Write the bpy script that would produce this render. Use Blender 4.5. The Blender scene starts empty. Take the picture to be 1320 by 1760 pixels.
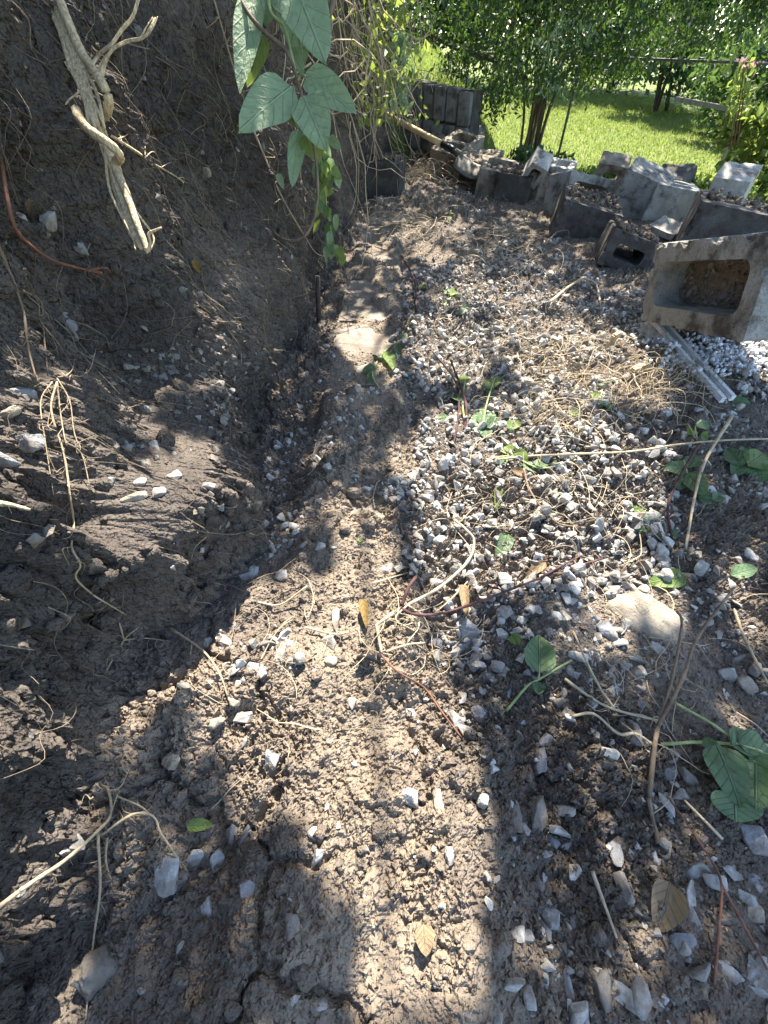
import bpy, bmesh, math, random
import numpy as np
from mathutils import Vector, Matrix, Quaternion, Euler
random.seed(7); RNG = np.random.default_rng(7)
S = bpy.context.scene
C = S.collection
PI = math.pi

# ------------------------------------------------------------------ camera, sky, sun, exposure
CAM_H, PITCH, FPX = 0.60, math.radians(48), 700.0
cam = bpy.data.objects.new('camera', bpy.data.cameras.new('camera')); C.objects.link(cam)
cam.data.sensor_fit = 'HORIZONTAL'; cam.data.sensor_width = 36; cam.data.lens = 36*FPX/1320
cam.data.clip_start = .01; cam.data.clip_end = 500
cam.location = (0, 0, CAM_H); cam.rotation_euler = (PI/2-PITCH, 0, 0)
S.camera = cam
SUN_AZ, SUN_EL = math.radians(9), math.radians(52)
SUN = Vector((math.sin(SUN_AZ)*math.cos(SUN_EL), math.cos(SUN_AZ)*math.cos(SUN_EL), math.sin(SUN_EL)))
W = bpy.data.worlds.new('World'); S.world = W; W.use_nodes = True
wn = W.node_tree.nodes; sky = wn.new('ShaderNodeTexSky'); sky.sky_type = 'NISHITA'; sky.sun_disc = False
sky.sun_elevation = SUN_EL; sky.sun_rotation = SUN_AZ
W.node_tree.links.new(sky.outputs[0], wn['Background'].inputs[0]); wn['Background'].inputs[1].default_value = .13
sl = bpy.data.lights.new('sun', 'SUN'); sl.energy = 5.0; sl.angle = math.radians(.53); sl.color = (1, .93, .82)
so = bpy.data.objects.new('sun', sl); C.objects.link(so); so.rotation_euler = SUN.to_track_quat('Z', 'Y').to_euler()
so.location = (0, 0, 6)
S.view_settings.view_transform = 'Standard'; S.view_settings.look = 'None'; S.view_settings.gamma = 1
S.view_settings.exposure = 2.2
try: S.view_settings.use_curve_mapping = False
except Exception: pass
S.cycles.max_bounces = 6; S.cycles.diffuse_bounces = 3; S.cycles.transmission_bounces = 3; S.cycles.transparent_max_bounces = 4
S.cycles.use_denoising = True

# ------------------------------------------------------------------ helpers
def ray(px, py):
    u = (px-660)/FPX; v = (880-py)/FPX
    return Vector((u, math.cos(PITCH)+math.sin(PITCH)*v, -math.sin(PITCH)+math.cos(PITCH)*v))
def at_z(px, py, z=0):
    d = ray(px, py); t = (z-CAM_H)/d.z; return Vector((0, 0, CAM_H))+d*t
def at_y(px, py, Y):
    d = ray(px, py); return Vector((0, 0, CAM_H))+d*(Y/d.y)
def project(P):
    P = np.asarray(P, float).reshape(-1, 3)-np.array([0, 0, CAM_H]); c, s = math.cos(PITCH), math.sin(PITCH)
    z = P[:, 1]*c-P[:, 2]*s; zz = np.where(z > .03, z, .03)
    return np.stack([660+FPX*P[:, 0]/zz, 880-FPX*(P[:, 1]*s+P[:, 2]*c)/zz, z], 1)
def inpoly(x, y, poly):
    r = np.zeros(len(x), bool); n = len(poly); j = n-1
    for i in range(n):
        xi, yi = poly[i]; xj, yj = poly[j]
        if yi != yj: r ^= ((yi > y) != (yj > y)) & (x < (xj-xi)*(y-yi)/(yj-yi)+xi)
        j = i
    return r
def sst(a, b, x):
    t = np.clip((x-a)/(b-a), 0, 1); return t*t*(3-2*t)
def hsh(ix, iy, k=0):
    with np.errstate(over='ignore'):
        h = (ix.astype(np.int64)*374761393+iy.astype(np.int64)*668265263+k*2147483647*31+k*974711) & 0xffffffff
        h = ((h ^ (h >> 13))*1274126177) & 0xffffffff
        h = ((h ^ (h >> 16))*2246822519) & 0xffffffff
        return ((h ^ (h >> 15)) & 0xffffff)/float(0x1000000)
def vnoise(x, y, k=0):
    ix = np.floor(x); iy = np.floor(y); fx = x-ix; fy = y-iy
    ux = fx*fx*fx*(fx*(fx*6-15)+10); uy = fy*fy*fy*(fy*(fy*6-15)+10)
    g = []
    for a in (0, 1):
        for b in (0, 1):
            th = hsh(ix+a, iy+b, k)*2*PI; g.append(np.cos(th)*(fx-a)+np.sin(th)*(fy-b))
    return ((g[0]*(1-uy)+g[1]*uy)*(1-ux)+(g[2]*(1-uy)+g[3]*uy)*ux)*1.5
def fbm(x, y, o=4, k=0):
    r = 0; a = 1.
    for i in range(o): r = r+a*vnoise(x*2**i+i*17.3, y*2**i-i*9.1, k+i); a *= .5
    return r
def worley(x, y, k=0):
    ix = np.floor(x); iy = np.floor(y); d = np.full(x.shape, 9.); d2 = np.full(x.shape, 9.); cid = np.zeros(x.shape)
    for a in (-1, 0, 1):
        for b in (-1, 0, 1):
            cx = ix+a; cy = iy+b; px = cx+hsh(cx, cy, k); py = cy+hsh(cx, cy, k+5)
            e = (px-x)**2+(py-y)**2; m = e < d
            d2 = np.where(m, d, np.minimum(d2, e)); cid = np.where(m, hsh(cx, cy, k+9), cid); d = np.where(m, e, d)
    return np.sqrt(d), np.sqrt(d2), cid
def clods(x, y, size, k):
    f1, f2, c = worley(x/size, y/size, k); e = np.clip((f2-f1)*2.2, 0, 1)
    return e**.7*(.3+.7*c)                      # rounded lumps of uneven height, deep joints
def mesh_np(name, V, F, mat=None, parent=None, smooth=False, uv=None):
    V = np.asarray(V, np.float32); F = np.asarray(F, np.int32); me = bpy.data.meshes.new(name)
    n = F.shape[1]; me.vertices.add(len(V)); me.vertices.foreach_set('co', V.ravel())
    me.loops.add(F.size); me.loops.foreach_set('vertex_index', F.ravel())
    me.polygons.add(len(F)); me.polygons.foreach_set('loop_start', np.arange(0, F.size, n, dtype=np.int32))
    me.polygons.foreach_set('use_smooth', np.full(len(F), smooth))
    if uv is not None:
        l = me.uv_layers.new(name='UVMap'); l.data.foreach_set('uv', np.asarray(uv, np.float32)[F.ravel()].ravel())
    me.update(calc_edges=True)
    o = bpy.data.objects.new(name, me); C.objects.link(o)
    if mat: me.materials.append(mat)
    if parent: o.parent = parent
    return o
def grid_faces(nr, nc):
    i = np.arange(nr*nc).reshape(nr, nc)
    return np.stack([i[:-1, :-1], i[:-1, 1:], i[1:, 1:], i[1:, :-1]], -1).reshape(-1, 4)
def tag(o, label=None, cat=None, group=None, kind=None):
    if label: o['label'] = label
    if cat: o['category'] = cat
    if group: o['group'] = group
    if kind: o['kind'] = kind
    return o
def thing(name, loc, label, cat, group=None, rot=None):
    o = bpy.data.objects.new(name, None); C.objects.link(o); o.location = loc; o.empty_display_size = .05
    if rot is not None: o.rotation_euler = rot
    return tag(o, label, cat, group)
def keep(o, parent):                                  # parent without moving geometry already in world space
    o.parent = parent
    o.matrix_parent_inverse = (Matrix.Translation(parent.location) @ parent.rotation_euler.to_matrix().to_4x4()).inverted()
    return o
class MB:
    def __init__(s): s.V = []; s.F = []; s.n = 0
    def add(s, V, F):
        s.V.append(np.asarray(V, float)); s.F.append(np.asarray(F)+s.n); s.n += len(V)
    def tube(s, pts, r0, r1=None, sides=5, wob=0):
        pts = np.asarray(pts, float); n = len(pts); r1 = r0 if r1 is None else r1
        T = np.gradient(pts, axis=0); T /= np.linalg.norm(T, axis=1, keepdims=True)+1e-9
        ref = np.array([0, 0, 1.]) if abs(T[0][2]) < .8 else np.array([1., 0, 0])
        A = np.cross(T, ref); A /= np.linalg.norm(A, axis=1, keepdims=True)+1e-9; B = np.cross(T, A)
        r = np.linspace(r0, r1, n)*(1+wob*RNG.normal(size=n)); th = np.arange(sides)/sides*2*PI
        V = pts[:, None]+r[:, None, None]*(np.cos(th)[None, :, None]*A[:, None]+np.sin(th)[None, :, None]*B[:, None])
        i = np.arange(n*sides).reshape(n, sides); j = np.roll(i, -1, 1)
        Fq = np.stack([i[:-1], j[:-1], j[1:], i[1:]], -1).reshape(-1, 4); V = V.reshape(-1, 3)
        T1 = np.concatenate([Fq[:, [0, 1, 2]], Fq[:, [0, 2, 3]]])
        c0, c1 = len(V), len(V)+1; V = np.concatenate([V, pts[:1], pts[-1:]])
        caps = [(c0, i[0, (k+1) % sides], i[0, k]) for k in range(sides)]+[(c1, i[-1, k], i[-1, (k+1) % sides]) for k in range(sides)]
        s.add(V, np.concatenate([T1, np.array(caps)])); return s
    def box(s, c, d, M=None):
        V = np.array([[x, y, z] for x in (-.5, .5) for y in (-.5, .5) for z in (-.5, .5)])*np.array(d)
        if M is not None: V = V @ np.array(M).T
        q = [(0, 1, 3, 2), (4, 6, 7, 5), (0, 4, 5, 1), (2, 3, 7, 6), (0, 2, 6, 4), (1, 5, 7, 3)]
        s.add(V+np.array(c), np.array([t for a in q for t in ((a[0], a[1], a[2]), (a[0], a[2], a[3]))])); return s
    def build(s, name, mat, parent=None, smooth=False):
        return mesh_np(name, np.concatenate(s.V), np.concatenate(s.F), mat, parent, smooth)
def smooth_path(pts, n=6):
    P = [np.asarray(p, float) for p in pts]; P = [2*P[0]-P[1]]+P+[2*P[-1]-P[-2]]; out = []
    for i in range(1, len(P)-2):
        a, b, c, d = P[i-1:i+3]
        for k in range(n):
            t = k/n; out.append(.5*((2*b)+(c-a)*t+(2*a-5*b+4*c-d)*t*t+(3*b-a-3*c+d)*t**3))
    out.append(P[-2]); return np.array(out)

# ------------------------------------------------------------------ materials
class NT:
    def __init__(s, name):
        s.m = bpy.data.materials.new(name); s.m.use_nodes = True; s.t = s.m.node_tree; s.N = s.t.nodes
        s.b = s.N['Principled BSDF']; s.out = s.N['Material Output']; s.co = s.N.new('ShaderNodeTexCoord').outputs['Object']
    def l(s, a, b): s.t.links.new(a, b)
    def noise(s, scale, detail=4, rough=.6, vec=None, stretch=None):
        n = s.N.new('ShaderNodeTexNoise'); n.inputs['Scale'].default_value = scale; n.inputs['Detail'].default_value = detail
        n.inputs['Roughness'].default_value = rough; v = vec or s.co
        if stretch:
            mp = s.N.new('ShaderNodeMapping'); mp.inputs['Scale'].default_value = stretch; s.l(v, mp.inputs[0]); v = mp.outputs[0]
        s.l(v, n.inputs['Vector']); return n.outputs[0]
    def ramp(s, fac, stops):
        r = s.N.new('ShaderNodeValToRGB'); e = r.color_ramp.elements
        while len(e) < len(stops): e.new(.5)
        for q, (p, c) in zip(e, stops): q.position = p; q.color = (*c, 1) if len(c) == 3 else c
        s.l(fac, r.inputs[0]); return r.outputs[0]
    def mix(s, fac, a, b, mode='MIX'):
        n = s.N.new('ShaderNodeMix'); n.data_type = 'RGBA'; n.blend_type = mode
        for v, i in ((fac, 0), (a, 6), (b, 7)):
            if hasattr(v, 'node'): s.l(v, n.inputs[i])
            else: n.inputs[i].default_value = v if i == 0 else (*v, 1)
        return n.outputs[2]
    def isl(s): return s.N.new('ShaderNodeNewGeometry').outputs['Random Per Island']
    def oi(s): return s.N.new('ShaderNodeObjectInfo').outputs['Random']
    def bump(s, h, dist, strength=1., prev=None):
        n = s.N.new('ShaderNodeBump'); n.inputs['Distance'].default_value = dist; n.inputs['Strength'].default_value = strength
        s.l(h, n.inputs['Height'])
        if prev: s.l(prev, n.inputs['Normal'])
        return n.outputs[0]
    def done(s, col=None, rough=.9, nrm=None, spec=.25):
        if col is not None:
            if hasattr(col, 'node'): s.l(col, s.b.inputs['Base Color'])
            else: s.b.inputs['Base Color'].default_value = (*col, 1)
        s.b.inputs['Roughness'].default_value = rough; s.b.inputs['Specular IOR Level'].default_value = spec
        if nrm: s.l(nrm, s.b.inputs['Normal'])
        return s.m
def soil_mat(name, dark, mid, pale, streak=False, dust=False):
    m = NT(name); big = m.noise(2.6, 3, .6); fine = m.noise(75, 3, .7); grit = m.noise(420, 2, .5)
    c = m.ramp(big, [(.32, dark), (.5, mid), (.7, pale)])
    c = m.mix(.55, c, m.ramp(fine, [(.3, (.5, .49, .48)), (.55, (1, 1, 1)), (.8, (1.4, 1.37, 1.33))]), 'MULTIPLY')
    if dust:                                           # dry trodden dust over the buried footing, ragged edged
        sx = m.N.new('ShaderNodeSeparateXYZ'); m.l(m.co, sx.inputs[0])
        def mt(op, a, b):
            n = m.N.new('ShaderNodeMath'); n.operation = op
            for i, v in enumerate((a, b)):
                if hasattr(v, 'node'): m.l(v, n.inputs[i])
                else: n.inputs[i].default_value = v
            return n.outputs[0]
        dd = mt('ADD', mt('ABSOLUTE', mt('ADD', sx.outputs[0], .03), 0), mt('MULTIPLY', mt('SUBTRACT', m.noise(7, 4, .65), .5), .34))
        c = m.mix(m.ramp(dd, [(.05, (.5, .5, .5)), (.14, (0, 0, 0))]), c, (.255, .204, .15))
    spk = m.ramp(grit, [(.7, (0, 0, 0)), (.78, (1, 1, 1))]); c = m.mix(m.mix(.45, (0, 0, 0), spk), c, (.34, .31, .27))
    def vor(sc):
        v = m.N.new('ShaderNodeTexVoronoi'); v.feature = 'SMOOTH_F1'; v.inputs['Scale'].default_value = sc; v.inputs['Smoothness'].default_value = .25
        w = m.N.new('ShaderNodeVectorMath'); w.operation = 'MULTIPLY_ADD'; nz = m.N.new('ShaderNodeTexNoise'); nz.inputs['Scale'].default_value = sc*.8; nz.inputs['Detail'].default_value = 1
        m.l(m.co, nz.inputs['Vector']); m.l(nz.outputs[1], w.inputs[0]); w.inputs[1].default_value = (.9/sc,)*3; m.l(m.co, w.inputs[2]); m.l(w.outputs[0], v.inputs['Vector']); return v.outputs['Distance']
    inv = lambda x: m.ramp(x, [(.1, (1, 1, 1)), (.75, (0, 0, 0))])
    n = m.bump(fine, .005, .8); n = m.bump(inv(vor(110)), .005, .65, n); n = m.bump(inv(vor(260)), .0025, .7, n); n = m.bump(grit, .0018, .7, n)
    if streak: n = m.bump(m.noise(60, 4, .6, None, (1, 1, .16)), .008, .8, n)
    return m.done(c, .95, n, .12)
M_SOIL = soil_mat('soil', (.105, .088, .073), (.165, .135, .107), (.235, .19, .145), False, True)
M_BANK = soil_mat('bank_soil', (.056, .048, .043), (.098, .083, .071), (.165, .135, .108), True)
M_CRUMB = soil_mat('crumb_soil', (.11, .091, .075), (.17, .138, .109), (.24, .193, .147))
def stone_mat(name, stops, dirt=.5):
    m = NT(name); r = m.isl(); c = m.ramp(r, stops)
    sp = m.noise(190, 4, .7); c = m.mix(.5, c, m.ramp(sp, [(.3, (.45, .45, .47)), (.5, (1, 1, 1)), (.75, (1.25, 1.25, 1.22))]), 'MULTIPLY')
    d = m.ramp(m.noise(38, 4, .65), [(.42, (0, 0, 0)), (.6, (dirt, dirt, dirt))]); c = m.mix(d, c, (.16, .128, .098))
    n = m.bump(sp, .003, .6); n = m.bump(m.noise(60, 3, .6), .006, .5, n)
    return m.done(c, .85, n, .25)
M_GRAV = stone_mat('gravel_stone', [(0, (.17, .16, .145)), (.2, (.30, .29, .265)), (.45, (.46, .45, .415)), (.7, (.42, .395, .35)), (.85, (.27, .255, .235)), (1, (.50, .49, .46))], .68)
M_PEB = stone_mat('bank_pebble', [(0, (.12, .115, .105)), (.5, (.22, .215, .2)), (1, (.32, .31, .29))], .9)
M_ROCKP = stone_mat('pale_stone', [(0, (.34, .33, .305)), (1, (.40, .39, .37))], .75)
M_ROCKG = stone_mat('grey_stone', [(0, (.20, .203, .21)), (1, (.27, .27, .272))], .75)
M_ROCKT = stone_mat('tan_stone', [(0, (.29, .25, .19)), (1, (.34, .295, .225))], .6)
M_ROCKD = stone_mat('dirty_stone', [(0, (.16, .145, .125)), (1, (.22, .20, .175))], .8)
def conc_mat(name, base, dirt, dirtcol=(.045, .037, .031)):
    m = NT(name); w = m.noise(9, 5, .6)
    c = m.ramp(w, [(.3, tuple(x*.7 for x in base)), (.55, base), (.75, tuple(x*1.18 for x in base))])
    g = m.noise(260, 3, .7); c = m.mix(.5, c, m.ramp(g, [(.36, (.3, .3, .3)), (.48, (1, 1, 1)), (.75, (1.25, 1.25, 1.25))]), 'MULTIPLY')
    mp = m.N.new('ShaderNodeVectorMath'); mp.operation = 'ADD'; m.l(m.co, mp.inputs[0]); m.l(m.oi(), mp.inputs[1])
    d = m.ramp(m.noise(11, 6, .72, mp.outputs[0]), [(.62-.32*dirt, (0, 0, 0)), (.74-.26*dirt, (.95, .95, .95))])
    c = m.mix(d, c, m.mix(m.noise(60, 3), dirtcol, tuple(x*2 for x in dirtcol)))
    n = m.bump(g, .003, .7); n = m.bump(m.noise(40, 5, .7), .006, .6, n)
    return m.done(c, .92, n, .2)
M_CGREY = conc_mat('concrete_grey', (.29, .28, .25), .42)
M_CPALE = conc_mat('concrete_pale', (.42, .40, .355), .3)
M_CTAN = conc_mat('concrete_tan', (.26, .225, .175), .5, (.06, .042, .028))
M_CDARK = conc_mat('concrete_soiled', (.115, .11, .10), .75, (.04, .035, .031))
M_CWALL = conc_mat('concrete_wall', (.20, .195, .183), .4)
M_PAVE = conc_mat('paver_concrete', (.25, .222, .185), .62, (.095, .076, .06))
def leaf_mat(name, col, under, trans=.35, vein=True, rough=.5):
    m = NT(name); r = m.isl()
    c = m.mix(r, tuple(x*(.8 if vein else .6) for x in col), tuple(min(1, x*(1.15 if vein else 1.4)) for x in col))
    if vein:
        uv = m.N.new('ShaderNodeTexCoord').outputs['UV']; sx = m.N.new('ShaderNodeSeparateXYZ'); m.l(uv, sx.inputs[0])
        def mth(op, a, b=None):
            n = m.N.new('ShaderNodeMath'); n.operation = op
            for i, v in enumerate((a, b)):
                if v is None: continue
                if hasattr(v, 'node'): m.l(v, n.inputs[i])
                else: n.inputs[i].default_value = v
            return n.outputs[0]
        ax = mth('ABSOLUTE', mth('SUBTRACT', sx.outputs[0], .5))
        side = mth('PINGPONG', mth('MULTIPLY', mth('SUBTRACT', mth('ADD', sx.outputs[1], mth('MULTIPLY', m.noise(22, 2), .10)), mth('MULTIPLY', ax, .75)), 5), .5)
        mid = m.ramp(ax, [(.012, (1, 1, 1)), (.035, (0, 0, 0))]); sd = m.ramp(side, [(.03, (.6, .6, .6)), (.09, (0, 0, 0))])
        v = m.mix(1, mid, sd, 'LIGHTEN'); c = m.mix(m.mix(.38, (0, 0, 0), v), c, tuple(min(1, x*1.6+.05) for x in col))
        c = m.mix(m.ramp(m.noise(85, 3, .7), [(.62, (0, 0, 0)), (.72, (.7, .7, .7))]), c, (.17, .14, .07))
        c = m.mix(.35, c, m.ramp(m.noise(70, 4), [(.35, (.6, .6, .55)), (.6, (1.1, 1.1, 1))]), 'MULTIPLY')
        m.l(m.bump(m.mix(1, v, m.noise(90, 3), 'ADD'), .0035, .9), m.b.inputs['Normal'])
    m.done(c, rough, None, .35)
    tr = m.N.new('ShaderNodeBsdfTranslucent'); m.l(m.mix(.65, c, under), tr.inputs[0])
    mx = m.N.new('ShaderNodeMixShader'); mx.inputs[0].default_value = trans
    m.l(m.b.outputs[0], mx.inputs[1]); m.l(tr.outputs[0], mx.inputs[2]); m.l(mx.outputs[0], m.out.inputs[0])
    return m.m
M_LEAFV = leaf_mat('vine_leaf', (.27, .37, .22), (.28, .40, .11), .3, True, .65)
M_LEAFW = leaf_mat('weed_leaf', (.11, .175, .085), (.2, .31, .06), .3, True, .5)
M_LEAFY = leaf_mat('young_leaf', (.18, .255, .075), (.3, .4, .06), .45, True, .5)
M_DEAD = leaf_mat('dead_leaf', (.27, .19, .115), (.35, .2, .08), .2, True, .8)
M_DEADY = leaf_mat('yellow_leaf', (.27, .18, .06), (.35, .22, .05), .25, True, .7)
M_CROWN = leaf_mat('tree_leaf', (.032, .062, .024), (.115, .20, .022), .33, False, .5)
M_HEDGE = leaf_mat('hedge_leaf', (.05, .095, .035), (.14, .23, .035), .36, False, .5)
M_HAZE = leaf_mat('pale_hedge_leaf', (.095, .14, .07), (.2, .3, .07), .4, False, .45)
M_YSHRUB = leaf_mat('shrub_leaf', (.15, .205, .05), (.33, .41, .07), .5, False, .5)
M_GRASS = leaf_mat('grass', (.135, .185, .042), (.29, .36, .075), .45, False, .6)
M_PINK = leaf_mat('petal', (.5, .2, .25), (.6, .3, .35), .4, False, .6)
def wood_mat(name, a, b, sc=70, st=(1, 1, .12), bump=.003):
    m = NT(name); f = m.noise(sc, 4, .65, None, st); c = m.ramp(f, [(.3, a), (.7, b)])
    return m.done(c, .85, m.bump(f, bump, .7), .2)
M_STRAW = wood_mat('dry_stem', (.30, .235, .15), (.50, .41, .28))
M_ROOT = wood_mat('pale_root', (.23, .175, .115), (.42, .335, .225), 120)
M_HAIR = wood_mat('hair_root', (.13, .10, .07), (.27, .21, .145), 120)
M_FIBRE = wood_mat('fibrous_root', (.30, .215, .115), (.70, .57, .37), 260, (1, 1, .10), .006)
M_RED = wood_mat('reddish_root', (.10, .045, .03), (.22, .11, .07))
M_PURP = wood_mat('dark_stem', (.045, .022, .024), (.12, .065, .06))
M_BROWN = wood_mat('brown_stem', (.10, .07, .05), (.24, .18, .12))
M_GSTEM = wood_mat('green_stem', (.22, .28, .10), (.38, .43, .2))
M_BARK = wood_mat('bark', (.035, .026, .02), (.11, .085, .06), 40)
M_HANDLE = wood_mat('shovel_wood', (.42, .30, .16), (.62, .48, .29), 30, (.1, 1, 1))
M_OLDWOOD = wood_mat('weathered_wood', (.16, .14, .12), (.36, .33, .29), 40)
M_PEG = wood_mat('cut_wood', (.33, .25, .15), (.52, .42, .28))
def metal(name, col, rough, met=.6):
    m = NT(name); f = m.noise(50, 5, .65); c = m.ramp(f, [(.35, tuple(x*.5 for x in col)), (.65, col)])
    m.done(c, rough, m.bump(f, .002, .5), .4); m.b.inputs['Metallic'].default_value = met; return m.m
M_STEEL = metal('shovel_steel', (.20, .175, .14), .8, .15)
M_BLACKP = metal('black_plastic', (.02, .02, .022), .4, 0)
M_STAKE = metal('rusty_stake', (.07, .055, .045), .8, .2)
M_WIRE = metal('galvanised_wire', (.10, .10, .10), .6, .4)
M_VINYL = conc_mat('pale_panel', (.50, .49, .45), .3)
M_VINYLW = conc_mat('panel_rib', (.75, .75, .74), .18)
M_POWDER = stone_mat('white_powder', [(0, (.66, .68, .72)), (1, (.80, .81, .83))], .3)

# ------------------------------------------------------------------ floor of the dug strip
GRAV = [([(700, 740), (800, 690), (960, 650), (1110, 740), (1180, 900), (1140, 1010), (980, 1030), (880, 1190), (745, 1130), (700, 1030), (690, 960), (655, 850)], 1.0),
        ([(680, 470), (760, 440), (940, 420), (1070, 500), (1110, 620), (960, 660), (690, 720), (690, 560)], .92),
        ([(1180, 600), (1320, 560), (1400, 640), (1320, 730), (1250, 715)], 1.15),
        ([(650, 300), (840, 330), (960, 380), (760, 410), (660, 430)], .3),
        ([(400, 690), (660, 690), (640, 900), (560, 1010), (390, 990)], .45),
        ([(1100, 700), (1400, 700), (1400, 1250), (1150, 1200), (980, 1040)], .5),
        ([(760, 1150), (1000, 1040), (1400, 1200), (1450, 1800), (950, 1800), (850, 1450)], .42),
        ([(330, 1000), (560, 1010), (600, 1150), (340, 1180)], .3)]
def gravel_density(X, Y):
    p = project(np.stack([X, Y, np.zeros_like(X)], 1)); d = np.full(len(X), .05)
    jx = p[:, 0]+18*vnoise(X*9, Y*9, 70)*3; jy = p[:, 1]+18*vnoise(X*9, Y*9, 71)*3
    for poly, v in GRAV: d = np.where(inpoly(jx, jy, poly), np.maximum(d, v), d)
    return d
def gauss(X, Y, x, y, rx, ry): return np.exp(-((X-x)/rx)**2-((Y-y)/ry)**2)
def bank_base(Y): return np.interp(Y, [-1, .8, 1.5, 2.5, 3.3, 4.2, 4.9], [-.315, -.305, -.262, -.185, -.11, .02, .14])
STRIP = lambda Y: np.interp(Y, [0, 1, 2.2, 4], [-.055, -.06, -.035, .13])
def floor_macro(X, Y):
    z = .018*fbm(X*2.2, Y*2.2, 3, 3)
    z = z+.075*gauss(X, Y, .97, 1.10, .30, .42)+.05*sst(.9, 1.6, X-.12*Y)*sst(.6, 1.4, Y)
    z = z+.06*sst(.16, .36, -X-.02*Y)*sst(-.06, .06, Y)*(1-sst(.10, .30, Y))        # slumped soil under the bank
    z = z+.030*gauss(X, Y, -.01, .08, .14, .16)+.022*gauss(X, Y, -.13, .17, .12, .10)+.018*gauss(X, Y, .05, -.06, .12, .1)
    z = z-.030*gauss(X, Y, .19, .10, .05, .25)-.02*gauss(X, Y, .12, .24, .05, .1)
    z = z+.05*gauss(X, Y, .30, 3.4, .35, .5)+.03*gauss(X, Y, .35, 1.05, .3, .4)
    d = np.abs(X-STRIP(Y))
    on = 1-sst(.085, .13, d)
    cover = .024+.020*fbm(X*6, Y*6, 3, 40)-.021*sst(.93, 1.0, Y)*(1-sst(2.7, 3.0, Y))*np.clip(.75+1.2*vnoise(X*6, Y*4, 41), .2, 1.1)-.010*gauss(X, Y, -.03, .56, .05, .12)
    z = z*(1-on)+on*cover
    return z-1.0*sst(.25, .9, X-np.interp(Y, [0, .9, 1.4, 2, 3.2, 4.3, 6], [2.4, 1.9, 1.35, 1.2, .75, .4, .4])-.25)
def floor_detail(X, Y):
    loose = np.clip(.45+.9*fbm(X*3.1, Y*3.1, 3, 11), .2, 1)
    d = np.abs(X-STRIP(Y)); on = (1-sst(.08, .13, d))*sst(.9, 1.0, Y)*(1-sst(2.7, 3, Y))
    pack = np.clip(.8+1.5*fbm(X*2.6, Y*2.6, 3, 18), .25, 1.35)*(1-.45*(1-sst(.03, .10, d+.05*vnoise(X*11, Y*11, 19)))*sst(.05, .12, .9-Y))
    wx = X+.010*fbm(X*34, Y*34, 3, 21); wy = Y+.010*fbm(X*34, Y*34, 3, 25)
    tb_ = np.abs(vnoise(X*30, Y*30, 12))+.5*np.abs(vnoise(X*64, Y*64, 13))+.25*np.abs(vnoise(X*130, Y*130, 14))
    h = .008*loose*clods(wx, wy, .036, 30)+.009*(.4+.6*loose)*clods(wx, wy, .016, 31)+.006*clods(wx, wy, .0085, 32)+.0035*clods(wx+.004*vnoise(X*170, Y*170, 23), wy, .0052, 33)+.012*tb_+.006*fbm(X*12, Y*12, 3, 15)
    cr, c2, _ = worley(wx*7, wy*7, 50); crack = (1-sst(.0, .10, c2-cr))*sst(.0, .35, vnoise(X*3, Y*3, 51))
    big, b2, bc = worley(wx*13, wy*13, 55); lump_ = np.clip((b2-big)*1.6, 0, 1)**.6*np.where(bc > .72, 1, 0)
    return ((h-.012)*pack+.016*lump_*(.5+.5*pack)-.014*crack-.004)*(1-.75*on)
ys = [-.42]
while ys[-1] < 6.4: ys.append(ys[-1]+.0022*max(1., (max(ys[-1], .01)/.6)**1.5))
ys = np.array(ys); NC = 600; cs = np.linspace(0, 1, NC)
xl = np.interp(ys, [-1, 1, 3, 5, 7], [-.48, -.48, -.3, -.1, 0]); xr = np.interp(ys, [-1, 0, 1, 2, 7], [.55, .72, 1.55, 2.2, 4.2])
NX = 26; ext = np.concatenate([cs, 1+2.2*(np.arange(1, NX+1)/NX)**1.8])
FX = xl[:, None]+(xr-xl)[:, None]*ext[None]; FY = np.repeat(ys[:, None], NC+NX, 1)
FZ = floor_macro(FX, FY)+floor_detail(FX, FY)
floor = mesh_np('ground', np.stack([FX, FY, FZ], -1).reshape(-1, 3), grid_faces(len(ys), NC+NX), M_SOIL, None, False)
tag(floor, 'dug strip of crumbly brown soil between the earth bank and the concrete blocks', None, None, 'structure')

# ------------------------------------------------------------------ earth bank on the left
def bank_x(Y, Z):
    x = bank_base(Y)-.09*Z-.065*sst(.15, .5, Z)*sst(-.2, .3, Y)*(1-sst(.8, 1.4, Y))
    x = x-.40*np.clip(Z-.0, 0, .13)*sst(-.12, 0., Y)*(1-sst(.16, .26, Y))
    led = sst(.265, .315, Y)*(1-sst(.68, .76, Y)); top = .20+.03*vnoise(Y*9, Y*3, 4)
    x = x+.052*led*(1-sst(top-.02, top+.02, Z))-.055*led*sst(top-.01, top+.03, Z)*(1-sst(.45, .8, Z))
    x = x-.085*np.exp(-((Y-.225)/.05)**2-((Z-.10)/.09)**2)-.03*np.exp(-((Y-.9)/.1)**2-((Z-.05)/.07)**2)
    x = x+.05*fbm(Y*3.2, Z*2.2, 3, 60)
    return x
by = [-.5]
while by[-1] < 5.1: by.append(by[-1]+.0027*max(1., (max(by[-1], .01)/.7)**1.4))
by = np.array(by); bz = np.concatenate([np.arange(-.06, .66, .0030), np.arange(.66, .97, .005)])
BY, BZ = np.meshgrid(by, bz, indexing='ij')
wz = BZ+.02*vnoise(BY*14, BZ*14, 80); wy = BY+.01*vnoise(BY*22, BZ*22, 81)
hard = np.clip(.5+1.1*fbm(BY*2.4, BZ*3.5, 3, 82), 0, 1)
lay, l2, lc = worley(wy*9+.4*vnoise(BY*20, BZ*20, 91), wz*5, 92); tooth = np.clip((l2-lay)*2.5, 0, 1)**.7*(lc-.4)
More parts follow.
